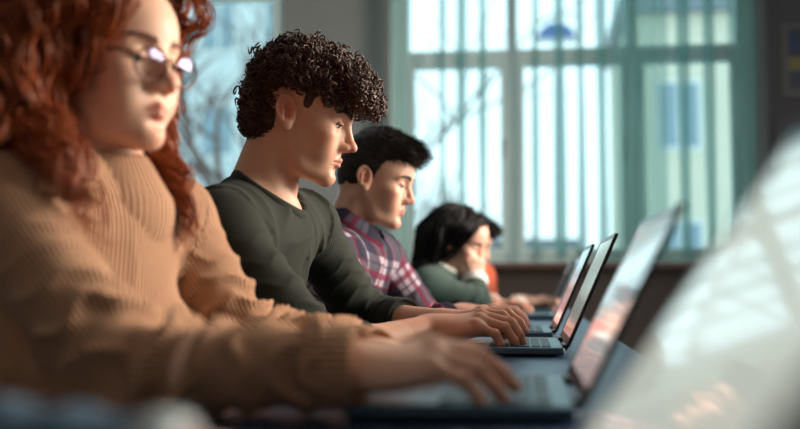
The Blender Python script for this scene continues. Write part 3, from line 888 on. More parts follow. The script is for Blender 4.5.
def build_top(G, sp, mats, name, g=.012, h=.0045, sleeve=(.056, .050, .046, .037), cuff=.9, fold=.006, lam=.042, collar=None, hem=.0, seed=1, tors=.0035):
    S = SDF(); G['torso'](S, g, .05)
    ends = {}
    for sd in ('R', 'L'):
        sh, el, wr = G['arms'][sd]
        cf = cuff[sd] if isinstance(cuff, dict) else cuff
        ce = el + (wr - el) * cf
        r0, r1, r2, r3 = sleeve
        S.u(cap(sh, el, r0, r1), .035); S.u(cap(el, ce, r2, r3), .02)
        d = nrm(wr - el)
        S.i(lambda P, c=ce, d=d, el=el: np.where(np.linalg.norm(P - c, axis=1) < .09, (P - c) @ d, -1.0), .003)
        ends[sd] = (ce, d, r3)
    if collar is not None:
        c, n, r = collar
        S.s(cap(c + n * .012, c + n * .16, r, r * 1.1), .006)
        S.i(lambda P, c=c, n=n: np.where(np.linalg.norm(P - c, axis=1) < .14, np.minimum((P - c - n * .05) @ n, .05), -1.0), .01)
    pts = np.array([G['mh'], G['NB'], G['SR'], G['SL']] + [x for a in G['arms'].values() for x in a])
    v, q = S.mesh(pts.min(0) - .22, pts.max(0) + .18, h)
    cc = cloth_coords(v, G, sp); n = vnormals(v, q)
    U, A, I = cc.T
    disp = np.zeros(len(v))
    for i, sd in ((1, 'R'), (2, 'L')):
        m = I == i
        sh, el, wr = G['arms'][sd]; l = np.linalg.norm(el - sh)
        a = A[m]; th = U[m] / .055
        nz = vnoise(np.stack([a * 14, 1.3 * np.cos(th) + seed, 1.3 * np.sin(th) + i * 7.0], 1), seed)
        ph = a / lam + .42 * np.sin(th + i) + .6 * nz
        rg = (1 - np.abs(np.sin(math.pi * ph))) ** 1.6 - .10
        amp = fold * (.22 + .95 * np.exp(-((a - l - .03) / .085) ** 2) + .45 * np.exp(-((a - l - .2) / .05) ** 2)) * np.clip(a / .09, 0, 1)
        amp *= .55 + .45 * np.clip(nz + .6, 0, 1)
        ce, d, r3 = ends[sd]
        amp *= np.clip((np.abs((v[m] - ce) @ d)) / .02, 0, 1)
        disp[m] = rg * amp
    m = I == 0
    P = v[m]; loc = np.stack([(P - G['mh']) @ G['fw'], (P - G['mh']) @ G['lat'], (P - G['mh']) @ G['ax']], 1)
    sk = loc + .05 * np.stack([vnoise(loc * 7 + 3, seed), vnoise(loc * 7 + 11, seed), vnoise(loc * 7 + 19, seed)], 1)
    sk[:, 1] += .45 * np.abs(sk[:, 2] - .45) * np.sign(sk[:, 1])
    rdg = (1 - np.abs(vnoise(sk * V3(7, 17, 4.5) + seed, seed))) ** 3 - .25
    nz = .8 * vnoise(loc * V3(9, 16, 6) + seed, seed) + 1.1 * rdg
    disp[m] = tors * nz
    v = v + n * disp[:, None]
    o = mesh_obj(name, v, q, mats, G['root'], attrs={'cloth': cc})
    return o, ends, S

def ring(c, n, r1, r2, th, ref, seg=40, tall=1.0):
    """a closed band around c, normal n"""
    n = nrm(n); x = nrm(np.asarray(ref, float) - n * (np.asarray(ref, float) @ n)); y = np.cross(n, x)
    pts = [c + x * r1 * math.cos(a) + y * r2 * math.sin(a) for a in np.linspace(0, 2 * math.pi, seg, endpoint=False)]
    V = []; F = []; k = 8
    for i, p in enumerate(pts):
        rd = nrm(p - c)
        for j in range(k):
            a = 2 * math.pi * j / k
            V.append(p + rd * th * math.cos(a) + n * th * tall * math.sin(a))
    for i in range(seg):
        for j in range(k):
            i2 = (i + 1) % seg; j2 = (j + 1) % k
            F.append([i * k + j, i2 * k + j, i2 * k + j2, i * k + j2])
    return np.array(V), np.array(F)

def add_cuffs(G, ends, mat, tall=.022, th=.004, name='cuff', grow=.001):
    for sd, (c, d, r) in ends.items():
        v, f = ring(c - d * tall * .7, d, r + grow, r + grow, th, V3(0, 0, 1), 36, tall / th)
        a = np.arange(len(v)) // 8
        cc = np.stack([a / 36 * 2 * math.pi * r, np.zeros(len(v)), np.full(len(v), 3.)], 1)
        mesh_obj(name, v, f, mat, G['root'], attrs={'cloth': cc})

def build_trousers(G, sp, mat, shoe):
    S = SDF(); T = G['T']; mh = G['mh']
    HR, HL = V3(*sp['HR']), V3(*sp['HL'])
    S.u(ell(mh + V3(0, 0, -.01), (.135, .185, .115)), 0)
    feet = []
    for s, H in ((-1, HR), (1, HL)):
        kx = sp.get('knee', .42)
        K = H + V3(kx, s * .05, .02); K[2] = .51
        F = V3(K[0] - .03, K[1], .11)
        S.u(cap(H, K, .085, .062), .04); S.u(cap(K, F, .062, .047), .02)
        feet.append(F)
    lo = np.minimum(mh - .25, np.min(feet, 0) - .1); hi = np.maximum(mh + .25, np.max(feet, 0) + .15); lo[2] = .05
    v, q = S.mesh(lo, hi, .009)
    n = vnormals(v, q); v = v + n * (.004 * vnoise(v * 18, 5))[:, None]
    mesh_obj('trousers', v, q, mat, G['root'])
    for F in feet:
        S = SDF(); S.u(cap(F + V3(-.03, 0, -.05), F + V3(.14, 0, -.068), .045, .036), 0).u(cap(F + V3(0, 0, .0), F + V3(0, 0, -.06), .05, .045), .02)
        S.i(lambda P: -(P[:, 2] - .006), .004)
        v, q = S.mesh(F - V3(.12, .1, .13), F + V3(.24, .1, .08), .008)
        mesh_obj('shoe', v, q, shoe, G['root'])
    return S
def scalp_points(n, keep, rng, c=(-.012, 0, .036), r=(.0985, .0775, .0875)):
    P = []
    while len(P) < n:
        u = nrm(rng.randn(3)); p = V3(*c) + u * V3(*r)
        if keep(p): P.append(p)
    P = np.array(P); N = (P - V3(*c)) / V3(*r) ** 2
    return P, N / np.linalg.norm(N, axis=1, keepdims=True)

def hair_curly(G, mat):
    """dense mop of small ringlets over a dark bumpy mass"""
    rng = np.random.RandomState(11); R, O, hs = G['R'], G['O'], G['hs']
    vol = SDF()
    vol.u(ell((-.012, 0, .066), (.112, .094, .088)), 0)
    vol.u(ell((-.068, 0, .020), (.052, .078, .066)), .03)
    vol.u(ell((.084, 0, .078), (.060, .078, .046), roty(34)), .03)
    vol.u(ell((.112, 0, .050), (.034, .060, .030), roty(20)), .02)
    for s in (1, -1):
        vol.u(ell((-.005, s * .072, .060), (.066, .024, .034)), .02)
        vol.u(ell((-.064, s * .044, -.004), (.044, .038, .052)), .02)
    vol.s(ell((.050, 0, -.042), (.085, .12, .062)), .012)
    for s in (1, -1): vol.s(ell((-.002, s * .088, -.012), (.033, .04, .040)), .006)
    inner = SDF(); inner.ops = list(vol.ops)
    bump = lambda P: vol.ev(P) + .0125 + .0035 * vnoise(P * 95, 4) + .003 * vnoise(P * 48, 9)
    base = SDF().u(bump, 0)
    base.u(ell((-.052, 0, -.014), (.066, .0705, .070)), .004)                # the cropped nape
    base.i(lambda P: -(P[:, 2] + .066 + .35 * np.minimum(P[:, 0] + .075, 0)), .006)
    base.i(lambda P: np.where(P[:, 2] < .03, P[:, 0] + .030, P[:, 0] - .2), .006)
    for s in (1, -1): base.u(ell((.020, s * .0690, .030), (.012, .006, .020)), .006)
    bv, bq = base.mesh((-.17, -.13, -.1), (.18, .13, .2), .0032)
    # ringlets
    pts = []
    while len(pts) < 1500:
        u = nrm(rng.randn(3)); o = V3(.0, 0, .05); t = .02
        for _ in range(40):
            d = vol.ev((o + u * t)[None])[0]
            if d > -5e-4: break
            t += max(-d * .8, .001)
        p = o + u * t
        if p[2] < -.058 or t > .2: continue
        if p[0] > .045 and p[2] < .028: continue
        if -.038 < p[0] <= .045 and p[2] < .040: continue
        pts.append(p)
    pts = np.array(pts); g = vol.grad(pts)
    S = len(pts); m = 30
    paths = np.zeros((S, m, 3)); rad = np.zeros((S, m))
    for i in range(S):
        n = g[i]; tg = nrm(np.cross(n, rng.randn(3)))
        ax = nrm(n * rng.uniform(.2, 1.0) + tg * rng.uniform(.2, 1.1) + V3(.25 if pts[i][0] > .03 else 0, 0, -.35))
        a = nrm(np.cross(ax, rng.randn(3))); b = np.cross(ax, a)
        turns = rng.uniform(1.1, 2.6); rr = rng.uniform(.0045, .0085); ln = rng.uniform(.010, .024)
        s = np.linspace(0, 1, m); th = s * turns * 2 * math.pi + rng.rand() * 6.28
        r = rr * (.75 + .35 * s)
        st = pts[i] - n * (rng.uniform(.010, .016) if i > 110 else rng.uniform(-.001, .006))
        paths[i] = st + ax * (s * ln)[:, None] + a * (r * np.cos(th))[:, None] + b * (r * np.sin(th))[:, None]
        rad[i] = rng.uniform(.0012, .0019) * np.minimum(1, np.minimum(s * 6 + .3, (1 - s) * 6 + .12))
    cv, cq = tubes_np(paths, rad, 5)
    nv = bv[(bv[:, 2] < .0) & (bv[:, 0] < -.035)]
    nv = nv[rng.choice(len(nv), min(420, len(nv)), replace=False)]
    for p in nv:                                                           # short tight curls at the nape
        n = base.grad(p[None])[0]; s = np.linspace(0, 1, 16); ax = nrm(n * .5 + V3(0, 0, -1) + rng.randn(3) * .5)
        a = nrm(np.cross(ax, rng.randn(3))); b = np.cross(ax, a); th = s * rng.uniform(.9, 1.6) * 6.28 + rng.rand() * 6
        rr = rng.uniform(.003, .0045)
        cc = p - n * .001 + ax * (s * .009)[:, None] + a * (rr * np.cos(th))[:, None] + b * (rr * np.sin(th))[:, None]
        e, f = tubes_np(cc[None], (.0012 * np.minimum(1, (1 - s) * 5 + .1))[None], 4)
        cq = np.concatenate([cq, f + len(cv)]); cv = np.concatenate([cv, e])
    v = np.concatenate([bv, cv]); q = np.concatenate([bq, cq + len(bv)])
    return mesh_obj('hair', O + (v * hs) @ R.T, q, mat, G['root'])

def hair_short(G, mat, seed=5, top=.026, front=.03, fade=True):
    """short back and sides, longer brushed-forward top"""
    rng = np.random.RandomState(seed); R, O, hs = G['R'], G['O'], G['hs']
    vol = SDF()
    vol.u(ell((-.014, 0, .038), (.1005, .079, .0895)), 0)
    vol.u(ell((-.045, 0, .002), (.0655, .0655, .066)), .02)
    vol.u(ell((.012, 0, .085), (.086, .066, .052), roty(10)), .03)
    vol.u(ell((.070, 0, .092), (.036, .056, .024), roty(14)), .02)
    vol.s(ell((.066, 0, .0), (.058, .13, .066), roty(-10)), .008)
    vol.s(ell((.03, 0, -.09), (.075, .12, .085)), .01)
    for s in (1, -1): vol.s(ell((-.006, s * .088, -.014), (.026, .026, .036)), .006)
    vol.i(lambda P: -(P[:, 2] + .068 + .3 * (P[:, 0] + .09)), .006)
    b = SDF().u(lambda P: vol.ev(P) + .0012 * vnoise(P * V3(60, 130, 120), seed), 0)
    bv, bq = b.mesh((-.16, -.12, -.11), (.15, .12, .17), .003)
    n = vol.grad(bv)
    w = np.clip((bv[:, 2] - .03) / .05, .06, 1)
    idx = rng.choice(len(bv), 2600, p=w / w.sum(), replace=False)
    P = bv[idx]; N = n[idx]; k = np.clip((P[:, 2] - .035) / .06, 0, 1)
    ln = .004 + top * .8 * k + .010 * k * (P[:, 0] > .05)
    dr = N * .45 + V3(.85, 0, .1) * k[:, None] + V3(-.1, 0, -.7) * (1 - k)[:, None] + rng.randn(len(P), 3) * .22
    dr /= np.linalg.norm(dr, axis=1, keepdims=True)
    s = np.linspace(0, 1, 5)
    paths = P[:, None] - N[:, None] * .004 + dr[:, None] * (ln[:, None] * s)[..., None] + (V3(.2, 0, -.35) * (ln[:, None] * s ** 2 * .6)[..., None])
    rad = .0011 * (1.1 - s)[None] * np.ones((len(P), 1))
    cv, cq = tubes_np(paths, rad, 4)
    v = np.concatenate([bv, cv]); q = np.concatenate([bq, cq + len(bv)])
    return mesh_obj('hair', O + (v * hs) @ R.T, q, mat, G['root'])

def hair_long(G, mat, seed=1, locks=170, per=11, zlow=-.36, wave=.011, lam=.075, margin=(.006, .045), face=(.085, .066, .12), part=0.0, thick=.0022, side_bias=0.0, spread=.011, obst=None, frizz=.003, back=0.0, near_x=.5, far_x=.5, free=-.5, far_m=1.0, ymax=1.0, jit=0.0, fall=0.0, lift=.55, step=.0115, nst=46):
    """long hair: guide locks fall from the scalp over head and shoulders, each a bundle of waving strands"""
    rng = np.random.RandomState(seed); R, O, hs = G['R'], G['O'], G['hs']
    keep = lambda p: (p[2] > .052 - (p[0] < .02) * .05 - (p[0] < -.03) * .06) and not (p[0] > .062 and p[2] < .085)
    P, N = scalp_points(locks, keep, rng)
    skull = SDF().u(ell((-.012, 0, .036), (.1, .079, .089)), 0).u(ell((.035, 0, -.04), (.058, .06, .072)), .02).u(cap((-.03, 0, -.05), (-.06, 0, -.2), .058), .02)
    H = SDF().place(skull, R, O, hs)
    if obst is not None:
        H.ops += obst.ops
    keepout = ell((face[0], 0, -.035), (.07, face[1], face[2]))
    W = O + (P * hs) @ R.T; Nw = N @ R.T; latw = R @ V3(0, 1, 0); fww = R @ V3(1, 0, 0)
    side = np.where(P[:, 1] + .012 * rng.randn(len(P)) > part, 1.0, -1.0)
    D = Nw * lift + latw * (side * .75 * np.where(side > 0, far_m, 1))[:, None] + V3(0, 0, .10) - fww * (.35 + back)
    D /= np.linalg.norm(D, axis=1, keepdims=True)
    mg = rng.uniform(margin[0], margin[1], len(P)) * np.clip(.55 + P[:, 2] * 4, .4, 1)
    mg = np.where(side > 0, mg * far_m, mg)
    nx = near_x + jit * (rng.rand(len(P)) - .5)
    end = O[2] + zlow * hs + .09 * rng.rand(len(P)) ** 1.5
    path = [W.copy()]; p = W.copy()
    for k in range(nst):
        gk = min(1, .10 + k * .03)
        D = D * (1 - gk * .55) + V3(0, 0, -1) * gk * .9 + rng.randn(len(P), 3) * .05
        D /= np.linalg.norm(D, axis=1, keepdims=True)
        p = p + D * step
        for _ in range(2):
            d = H.ev(p); m = d < mg
            if m.any():
                g = H.grad(p[m]); p[m] = p[m] + g * (mg[m] - d[m])[:, None]
        loc = ((p - O) @ R) / hs
        d = keepout(loc); m = (d < .0) & (np.abs(loc[:, 1]) < .12)
        if m.any():
            push = np.sign(np.where(np.abs(loc[m, 1]) < .004, side[m], loc[m, 1]))
            p[m] = p[m] + latw * (push * np.minimum(-d[m] + .001, .02))[:, None] - fww * .004
        xb = np.where(loc[:, 1] < 0, nx, far_x); over = np.where((loc[:, 2] < .06) & (loc[:, 2] > free), loc[:, 0] - xb, 0)
        p = p - fww * np.clip(over, 0, .009)[:, None]
        p = p - latw * (np.where((side > 0) & (loc[:, 2] > -.22), np.clip(loc[:, 1] - ymax, 0, .02), 0) * .8)[:, None]
        D = D + fww * (np.where((side < 0) & (loc[:, 2] < free), fall, 0))[:, None]
        stop = p[:, 2] < end
        p[stop] = path[-1][stop]
        path.append(p.copy())
    path = np.stack(path, 1)                                             # locks, steps, 3
    # resample by length so that every lock tapers at its own end
    out = []; m = 40
    for i in range(len(path)):
        a = path[i]; dl = np.r_[0, np.cumsum(np.linalg.norm(np.diff(a, axis=0), axis=1))]
        if dl[-1] < .05: continue
        t = np.linspace(0, dl[-1], m)
        base = np.stack([np.interp(t, dl, a[:, j]) for j in range(3)], 1)
        for _ in range(3): base[1:-1] = (base[:-2] + base[1:-1] * 2 + base[2:]) / 4
        T = np.gradient(base, axis=0); T /= (np.linalg.norm(T, axis=1, keepdims=True) + 1e-9)
        A = np.cross(T, V3(.3, .9, .2)); A /= (np.linalg.norm(A, axis=1, keepdims=True) + 1e-9); Bb = np.cross(T, A)
        ph = rng.rand() * 6.28; l2 = lam * rng.uniform(.8, 1.3); amp = wave * rng.uniform(.6, 1.3) * np.clip(t / .10, 0, 1) ** 1.2
        w1 = np.sin(2 * math.pi * t / l2 + ph) * amp; w2 = np.cos(2 * math.pi * t / l2 + ph + .5 * rng.randn()) * amp * .75
        guide = base + A * w1[:, None] + Bb * w2[:, None]
        for j in range(per):
            r = spread * math.sqrt(rng.rand()); th = rng.rand() * 6.28
            tw = th + t * 6 * rng.randn() * .4
            env = np.sin(np.clip(t / dl[-1], 0, 1) * math.pi * .9 + .12) ** .6
            fz = frizz * np.stack([np.sin(t * 130 * rng.uniform(.5, 1.1) + rng.rand() * 6) for _ in range(3)], 1)
            q = guide + A * (r * env * np.cos(tw))[:, None] + Bb * (r * env * np.sin(tw))[:, None] + fz * np.clip(t / .1, 0, 1)[:, None]
            cut = rng.uniform(.82, 1.0)
            q = np.stack([np.interp(np.linspace(0, t[-1] * cut, m), t, q[:, k]) for k in range(3)], 1)
            out.append(q)
    out = np.array(out); s = np.linspace(0, 1, m)
    rad = thick * rng.uniform(.6, 1.25, (len(out), 1)) * (np.clip((1 - s) * 4, .05, 1) * np.clip(s * 10 + .5, 0, 1))[None]
    v, q = tubes_np(out, rad, 4)
    # hair close against the skull so that no scalp shows
    cpp = SDF().u(ell((-.014, 0, .040), (.1025, .0805, .0915)), 0).u(ell((-.045, 0, .0), (.068, .068, .07)), .02)
    cpp.s(ell((.078, 0, .005), (.06, .13, .078), roty(-14)), .008); cpp.s(ell((.03, 0, -.085), (.07, .12, .075)), .01)
    cv, cq = cpp.mesh((-.16, -.12, -.11), (.15, .12, .16), .004)
    cv = O + (cv * hs) @ R.T
    return mesh_obj('hair', np.concatenate([cv, v]), np.concatenate([cq, q + len(cv)]), mat, G['root'])
# ------------------------------------------------------------------ people: who sits where
def hair_mat(name, dark, lightc, rough=.42, spec=.4):
    t = NT(name); n = t.noise(40, 3)
    c = t.mix(n, lin(dark), lin(lightc))
    return t.bsdf(c, rough, spec=spec)
SCL = plain('eye_white', (222, 214, 206), .15, .04, 40)
PUP = plain('pupil', (8, 7, 7), .1, .05, 20)
def looks(n, skin, flush, lip, iris, brow):
    return dict(skin=skin_mat(n + '_skin', skin, flush, lip), sclera=SCL, pupil=PUP, iris=plain(n + '_iris', iris, .15, .25, 600), brow=plain(n + '_brow', brow, .6, .2, 200))
def knit(name, rgb, pitch, strength, rough=.85, var=.1, rib=True, sheen=.12, dist=.0016):
    """ribbed knit: ribs run along sleeves and down the torso"""
    t = NT(name); a = t.attr('cloth'); s = t.n('ShaderNodeSeparateXYZ'); t.l(a.outputs['Vector'], s.inputs[0])
    c = lin(rgb); n = t.noise(22, 5)
    w = t.math('SINE', t.math('MULTIPLY', s.outputs['X'], 2 * math.pi / pitch))
    w2 = t.math('SINE', t.math('MULTIPLY', s.outputs['Y'], 2 * math.pi / (pitch * .8)))
    hgt = t.math('ADD', w, t.math('MULTIPLY', w2, .08)) if rib else t.math('MULTIPLY', t.math('ADD', w, w2), .5)
    f = t.math('ADD', t.math('MULTIPLY', n, .6), t.math('MULTIPLY', t.math('ADD', w, 1.0), .2))
    col = t.mix(f, tuple(x * (1 - var * 1.6) for x in c), tuple(min(1, x * (1 + var)) for x in c))
    return t.bsdf(col, rough, spec=.2, sheen=sheen, bump=hgt, bstr=strength, bdist=dist)
def denim(name, rgb): return plain(name, rgb, .85, .25, 60, spec=.2)
M_jeans = denim('denim_blue', (52, 78, 118)); M_dark = denim('trouser_dark', (38, 40, 48)); M_shoe = plain('shoe_leather', (36, 34, 36), .5)
M_seat = plain('chair_shell', (48, 40, 46), .45, .06, 8); M_cleg = plain('chair_leg', (70, 70, 74), .35, .05, 8, metal=.8)
def chair(x, y, label):
    root = empty('chair', (x, y, 0), label, 'chair', 'chairs along the table')
    MB().box((x - .20, y - .21, .405), (x + .22, y + .21, .43), bev=.01).build('seat', M_seat, root, True)
    m = MB().box((-.012, -.20, 0), (.012, .20, .24), roty(-10), V3(x - .245, y, .56), bev=.01); m.build('backrest', M_seat, root, True)
    for s in (1, -1):
        MB().tube([(x - .19, y + s * .17, .40), (x - .225, y + s * .17, .5), (x - .262, y + s * .17, .70)], .010, 10).build('back_post', M_cleg, root, True)
        for a in (1, -1): MB().tube([(x + a * .18, y + s * .18, .41), (x + a * .215, y + s * .205, .0)], .011, 10).build('leg', M_cleg, root, True)
TYPE = [(16, 30, 16), (13, 34, 18), (15, 36, 18), (22, 38, 18)]

# --- curly-haired person in the green sweater, the sharp one
M = looks('olive', (214, 166, 140), (206, 128, 104), (176, 92, 84), (70, 46, 30), (34, 24, 20))
sp = dict(head=(-.416, 1.857, 1.187), yaw=0, pitch=16, gaze=12, vox=.0024, open=.0054, nose=1.02,
          NB=(-.505, 1.85, 1.025), SR=(-.520, 1.675, .962), SL=(-.440, 2.03, .985), HR=(-.74, 1.76, .52), HL=(-.74, 1.94, .52),
          armR=dict(wrist=(-.172, 1.856, .786), pole=(-.25, -.8, -.7), l1=.285, l2=.255, d=(.96, .10, .17), n=(-.14, -.16, 1), hsc=1.06, flex=[(24, 34, 16), (24, 36, 18), (27, 38, 18), (32, 40, 18)]),
          armL=dict(wrist=(-.170, 2.035, .792), pole=(-.1, .9, -.6), l1=.285, l2=.255, d=(.97, -.05, .16), n=(-.1, .1, 1), flex=TYPE))
root = empty('person', (-.72, 1.85, .43), 'young person with dark curly hair and dark green sweater typing on the sharp laptop', 'person', None)
G = build_person(root, sp, M); G1 = G
hair_curly(G, hair_mat('hair_darkbrown', (33, 22, 18), (92, 57, 42), .4))
M_green = knit('sweater_green', (40, 44, 38), .0042, .16, var=.14, sheen=.04)
cn = nrm(V3(.52, 0, .80))
top, ends, S = build_top(G, sp, M_green, 'sweater', g=.011, h=.0042, cuff={'R': .36, 'L': .55}, sleeve=(.059, .053, .050, .0455), fold=.018, lam=.05, collar=(V3(-.482, 1.852, 1.028), cn, .066), seed=3, tors=.0085)
v, f = ring(V3(-.478, 1.852, 1.036), cn, .075, .081, .0075, V3(1, 0, 0), 60, 1.7)
mesh_obj('collar', v, f, M_green, root, attrs={'cloth': np.stack([np.arange(len(v)) // 8 * .0075, np.zeros(len(v)), np.zeros(len(v))], 1)})
add_cuffs(G, ends, M_green, .026, .0045)
build_trousers(G, sp, M_dark, M_shoe)
chair(-.76, 1.85, 'chair under the curly-haired person in green')

# --- red-haired person in the tan turtleneck, nearest whole figure
M = looks('fair', (226, 182, 156), (222, 146, 120), (190, 96, 88), (90, 110, 90), (120, 70, 46))
sp = dict(head=(-.554, 1.275, 1.169), yaw=-20, pitch=3, gaze=24, hs=1.02, fem=1, vox=.0026, open=.0050, roll=0,
          NB=(-.565, 1.285, 1.02), SR=(-.605, 1.10, .955), SL=(-.520, 1.445, .965), HR=(-.68, 1.19, .52), HL=(-.66, 1.37, .52), wide=.93,
          armR=dict(wrist=(-.172, .975, .791), elbow=(-.415, 1.0, .782), pole=(.0, -.5, -.9), d=(.92, .22, .12), n=(-.12, -.22, 1), hsc=1.04, flex=[(16, 22, 10), (20, 24, 10), (24, 28, 12), (26, 28, 12)], spread=(10, 3, -4, -8)),
          armL=dict(wrist=(-.185, 1.30, .774), elbow=(-.415, 1.455, .785), pole=(-.1, .7, -.8), l1=.27, l2=.245, d=(.97, -.15, .05), n=(-.05, .10, 1), flex=TYPE))
root = empty('person', (-.66, 1.28, .43), 'red-haired person with glasses in tan ribbed turtleneck sweater typing nearest the viewer', 'person', None)
G = build_person(root, sp, M); G2 = G
M_tan = knit('sweater_tan', (190, 145, 114), .0062, .8, var=.12, dist=.0022)
top, ends, S = build_top(G, sp, M_tan, 'sweater', g=.010, h=.0045, cuff={'R': 1.03, 'L': .95}, sleeve=(.056, .050, .046, .037), fold=.028, lam=.048, seed=8, tors=.004)
hl = G['hl']
S2 = SDF(); na, nb = G['NB'] + V3(.014, -.008, -.055), hl(-.012, 0, -.118)
S2.u(cap(na, nb, .088, .0585), 0).i(half(nb, nrm(nb - na) + V3(.3, -.1, 0)), .008)
S2.s(cap(na + (nb - na) * .6, nb + (nb - na) * .4, .0525), .004)
v, q = S2.mesh(np.minimum(na, nb) - .1, np.maximum(na, nb) + .1, .004)
th = np.arctan2(v[:, 1] - na[1], v[:, 0] - na[0])
mesh_obj('collar', v, q, M_tan, root, attrs={'cloth': np.stack([th * .060, v[:, 2], v[:, 2] * 0], 1)})
add_cuffs(G, ends, M_tan, .03, .004)
build_trousers(G, sp, M_jeans, M_shoe)
ob = SDF(); G['torso'](ob, .016, .05)
for sd in 'RL':
    sh, el, wr = G['arms'][sd]; ob.u(cap(sh, el, .062, .055), .03)
hair_long(G, hair_mat('hair_red', (78, 30, 15), (190, 98, 50), .4), seed=4, locks=300, per=13, zlow=-.275, wave=.012, lam=.085, margin=(.004, .036), face=(.085, .064, .13), part=.01, near_x=.004, far_x=.03, free=-.085, far_m=.3, ymax=.080, jit=.045, fall=.16, thick=.0015, obst=ob, spread=.014)
chair(-.70, 1.28, 'chair under the red-haired person')
# eyeglasses: worn, but a thing of their own
M_gold = plain('glasses_wire', (84, 56, 42), .3, .05, 30, metal=.8)
gt = NT('glasses_lens'); g1 = gt.n('ShaderNodeBsdfGlossy', i_Roughness=.03); g1.inputs[0].default_value = (.70, .62, 1, 1); g2 = gt.n('ShaderNodeBsdfTransparent'); gx = gt.n('ShaderNodeMixShader')
lw = gt.n('ShaderNodeLayerWeight'); lw.inputs[0].default_value = .35
gt.l(gt.math('ADD', gt.math('MULTIPLY', lw.outputs['Fresnel'], .45), .05), gx.inputs[0]); gt.l(g2.outputs[0], gx.inputs[1]); gt.l(g1.outputs[0], gx.inputs[2]); gt.l(gx.outputs[0], gt.out.inputs[0])
gr = empty('eyeglasses', G['O'], 'thin metal-framed eyeglasses on the red-haired person\'s nose', 'glasses')
R, hs = G['R'], G['hs']
fr = MB(); lens_c = []
for s in (1, -1):
    c = V3(.1030, s * .0325, -.013); ang = np.linspace(0, 2 * math.pi, 33)
    Rt = rotz(s * 7) @ roty(10)
    P = [hl(*(c + Rt @ V3(0, .0245 * math.cos(t) * (1 + .04 * math.cos(2 * t)), .0205 * math.sin(t)))) for t in ang]
    fr.tube(P, .0016, 6, False); lens_c.append((c, Rt))
fr.tube([hl(.1045, .0085, -.004), hl(.1085, 0, -.0005), hl(.1045, -.0085, -.004)], .0012, 6)
fr.build('frame', M_gold, gr, True)
for s in (1, -1):
    MB().tube([hl(.0985, s * .0565, -.004), hl(.094, s * .067, -.002), hl(.04, s * .0775, .004), hl(-.012, s * .0795, .008), hl(-.034, s * .079, -.006), hl(-.042, s * .077, -.024)], .0015, 6).build('temple', M_gold, gr, True)
for c, Rt in lens_c:
    V = [hl(*(c + Rt @ V3(.0022, 0, 0)))]; F = []; n = 28
    for k, rr in enumerate((.33, .66, .985)):
        for t in np.arange(n) * 2 * math.pi / n:
            V.append(hl(*(c + Rt @ V3(.0022 * (1 - rr * rr), .0245 * rr * math.cos(t) * (1 + .04 * math.cos(2 * t)), .0205 * rr * math.sin(t)))))
    for i in range(n):
        F.append([0, 1 + i, 1 + (i + 1) % n])
        for k in (0, 1): F.append([1 + k * n + i, 1 + (k + 1) * n + i, 1 + (k + 1) * n + (i + 1) % n, 1 + k * n + (i + 1) % n])
    mesh_obj('lens', np.array(V), F, gt.m, gr)

# --- person in the plaid shirt
M = looks('light', (216, 170, 146), (208, 134, 112), (178, 96, 88), (60, 44, 34), (36, 27, 22))
sp = dict(head=(-.382, 2.6, 1.140), yaw=-6, pitch=15, gaze=14, hs=.985, vox=.0032,
          NB=(-.470, 2.6, .985), SR=(-.455, 2.42, .925), SL=(-.395, 2.78, .935), HR=(-.70, 2.51, .52), HL=(-.70, 2.69, .52),
          armR=dict(wrist=(-.165, 2.46, .79), pole=(-.1, -.8, -.8), l1=.28, l2=.25, d=(.98, .1, .10), n=(-.05, -.1, 1), flex=TYPE),
          armL=dict(wrist=(-.16, 2.62, .79), pole=(-.1, .9, -.6), l1=.28, l2=.25, d=(.98, -.1, .10), n=(-.05, .1, 1), flex=TYPE))
root = empty('person', (-.68, 2.6, .43), 'short-haired person in checked plaid shirt sitting behind the curly-haired one', 'person', None)
G = build_person(root, sp, M); G3 = G
hair_short(G, hair_mat('hair_brown', (24, 19, 18), (54, 44, 40), .5, .3))
t = NT('plaid_cotton'); a = t.attr('cloth'); s = t.n('ShaderNodeSeparateXYZ'); t.l(a.outputs['Vector'], s.inputs[0])
def band(sock, per, lo, hi, off=0.0):
    x = t.math('FRACT', t.math('ADD', t.math('DIVIDE', sock, per), 10.0 + off))
    return t.math('MULTIPLY', t.math('GREATER_THAN', x, lo), t.math('LESS_THAN', x, hi))
col = lin((168, 156, 168)); PER = .135
for (lo, hi, c, w) in ((.0, .48, (20, 24, 44), .84), (.60, .72, (104, 22, 52), .80), (.44, .48, (104, 22, 52), .75), (.84, .88, (40, 40, 66), .7)):
    for so in ('X', 'Y'):
        col = t.mix(t.math('MULTIPLY', band(s.outputs[so], PER, lo, hi, .13 if so == 'Y' else 0), w), col, lin(c))
M_plaid = t.bsdf(col, .85, spec=.2, bump=t.noise(300, 2), bstr=.2, bdist=.0006)
top, ends, S = build_top(G, sp, M_plaid, 'shirt', g=.013, h=.005, cuff={'R': .90, 'L': .9}, sleeve=(.060, .056, .052, .040), fold=.014, lam=.055, collar=(V3(-.447, 2.6, .985), nrm(V3(.5, 0, .8)), .064), seed=5, tors=.009)
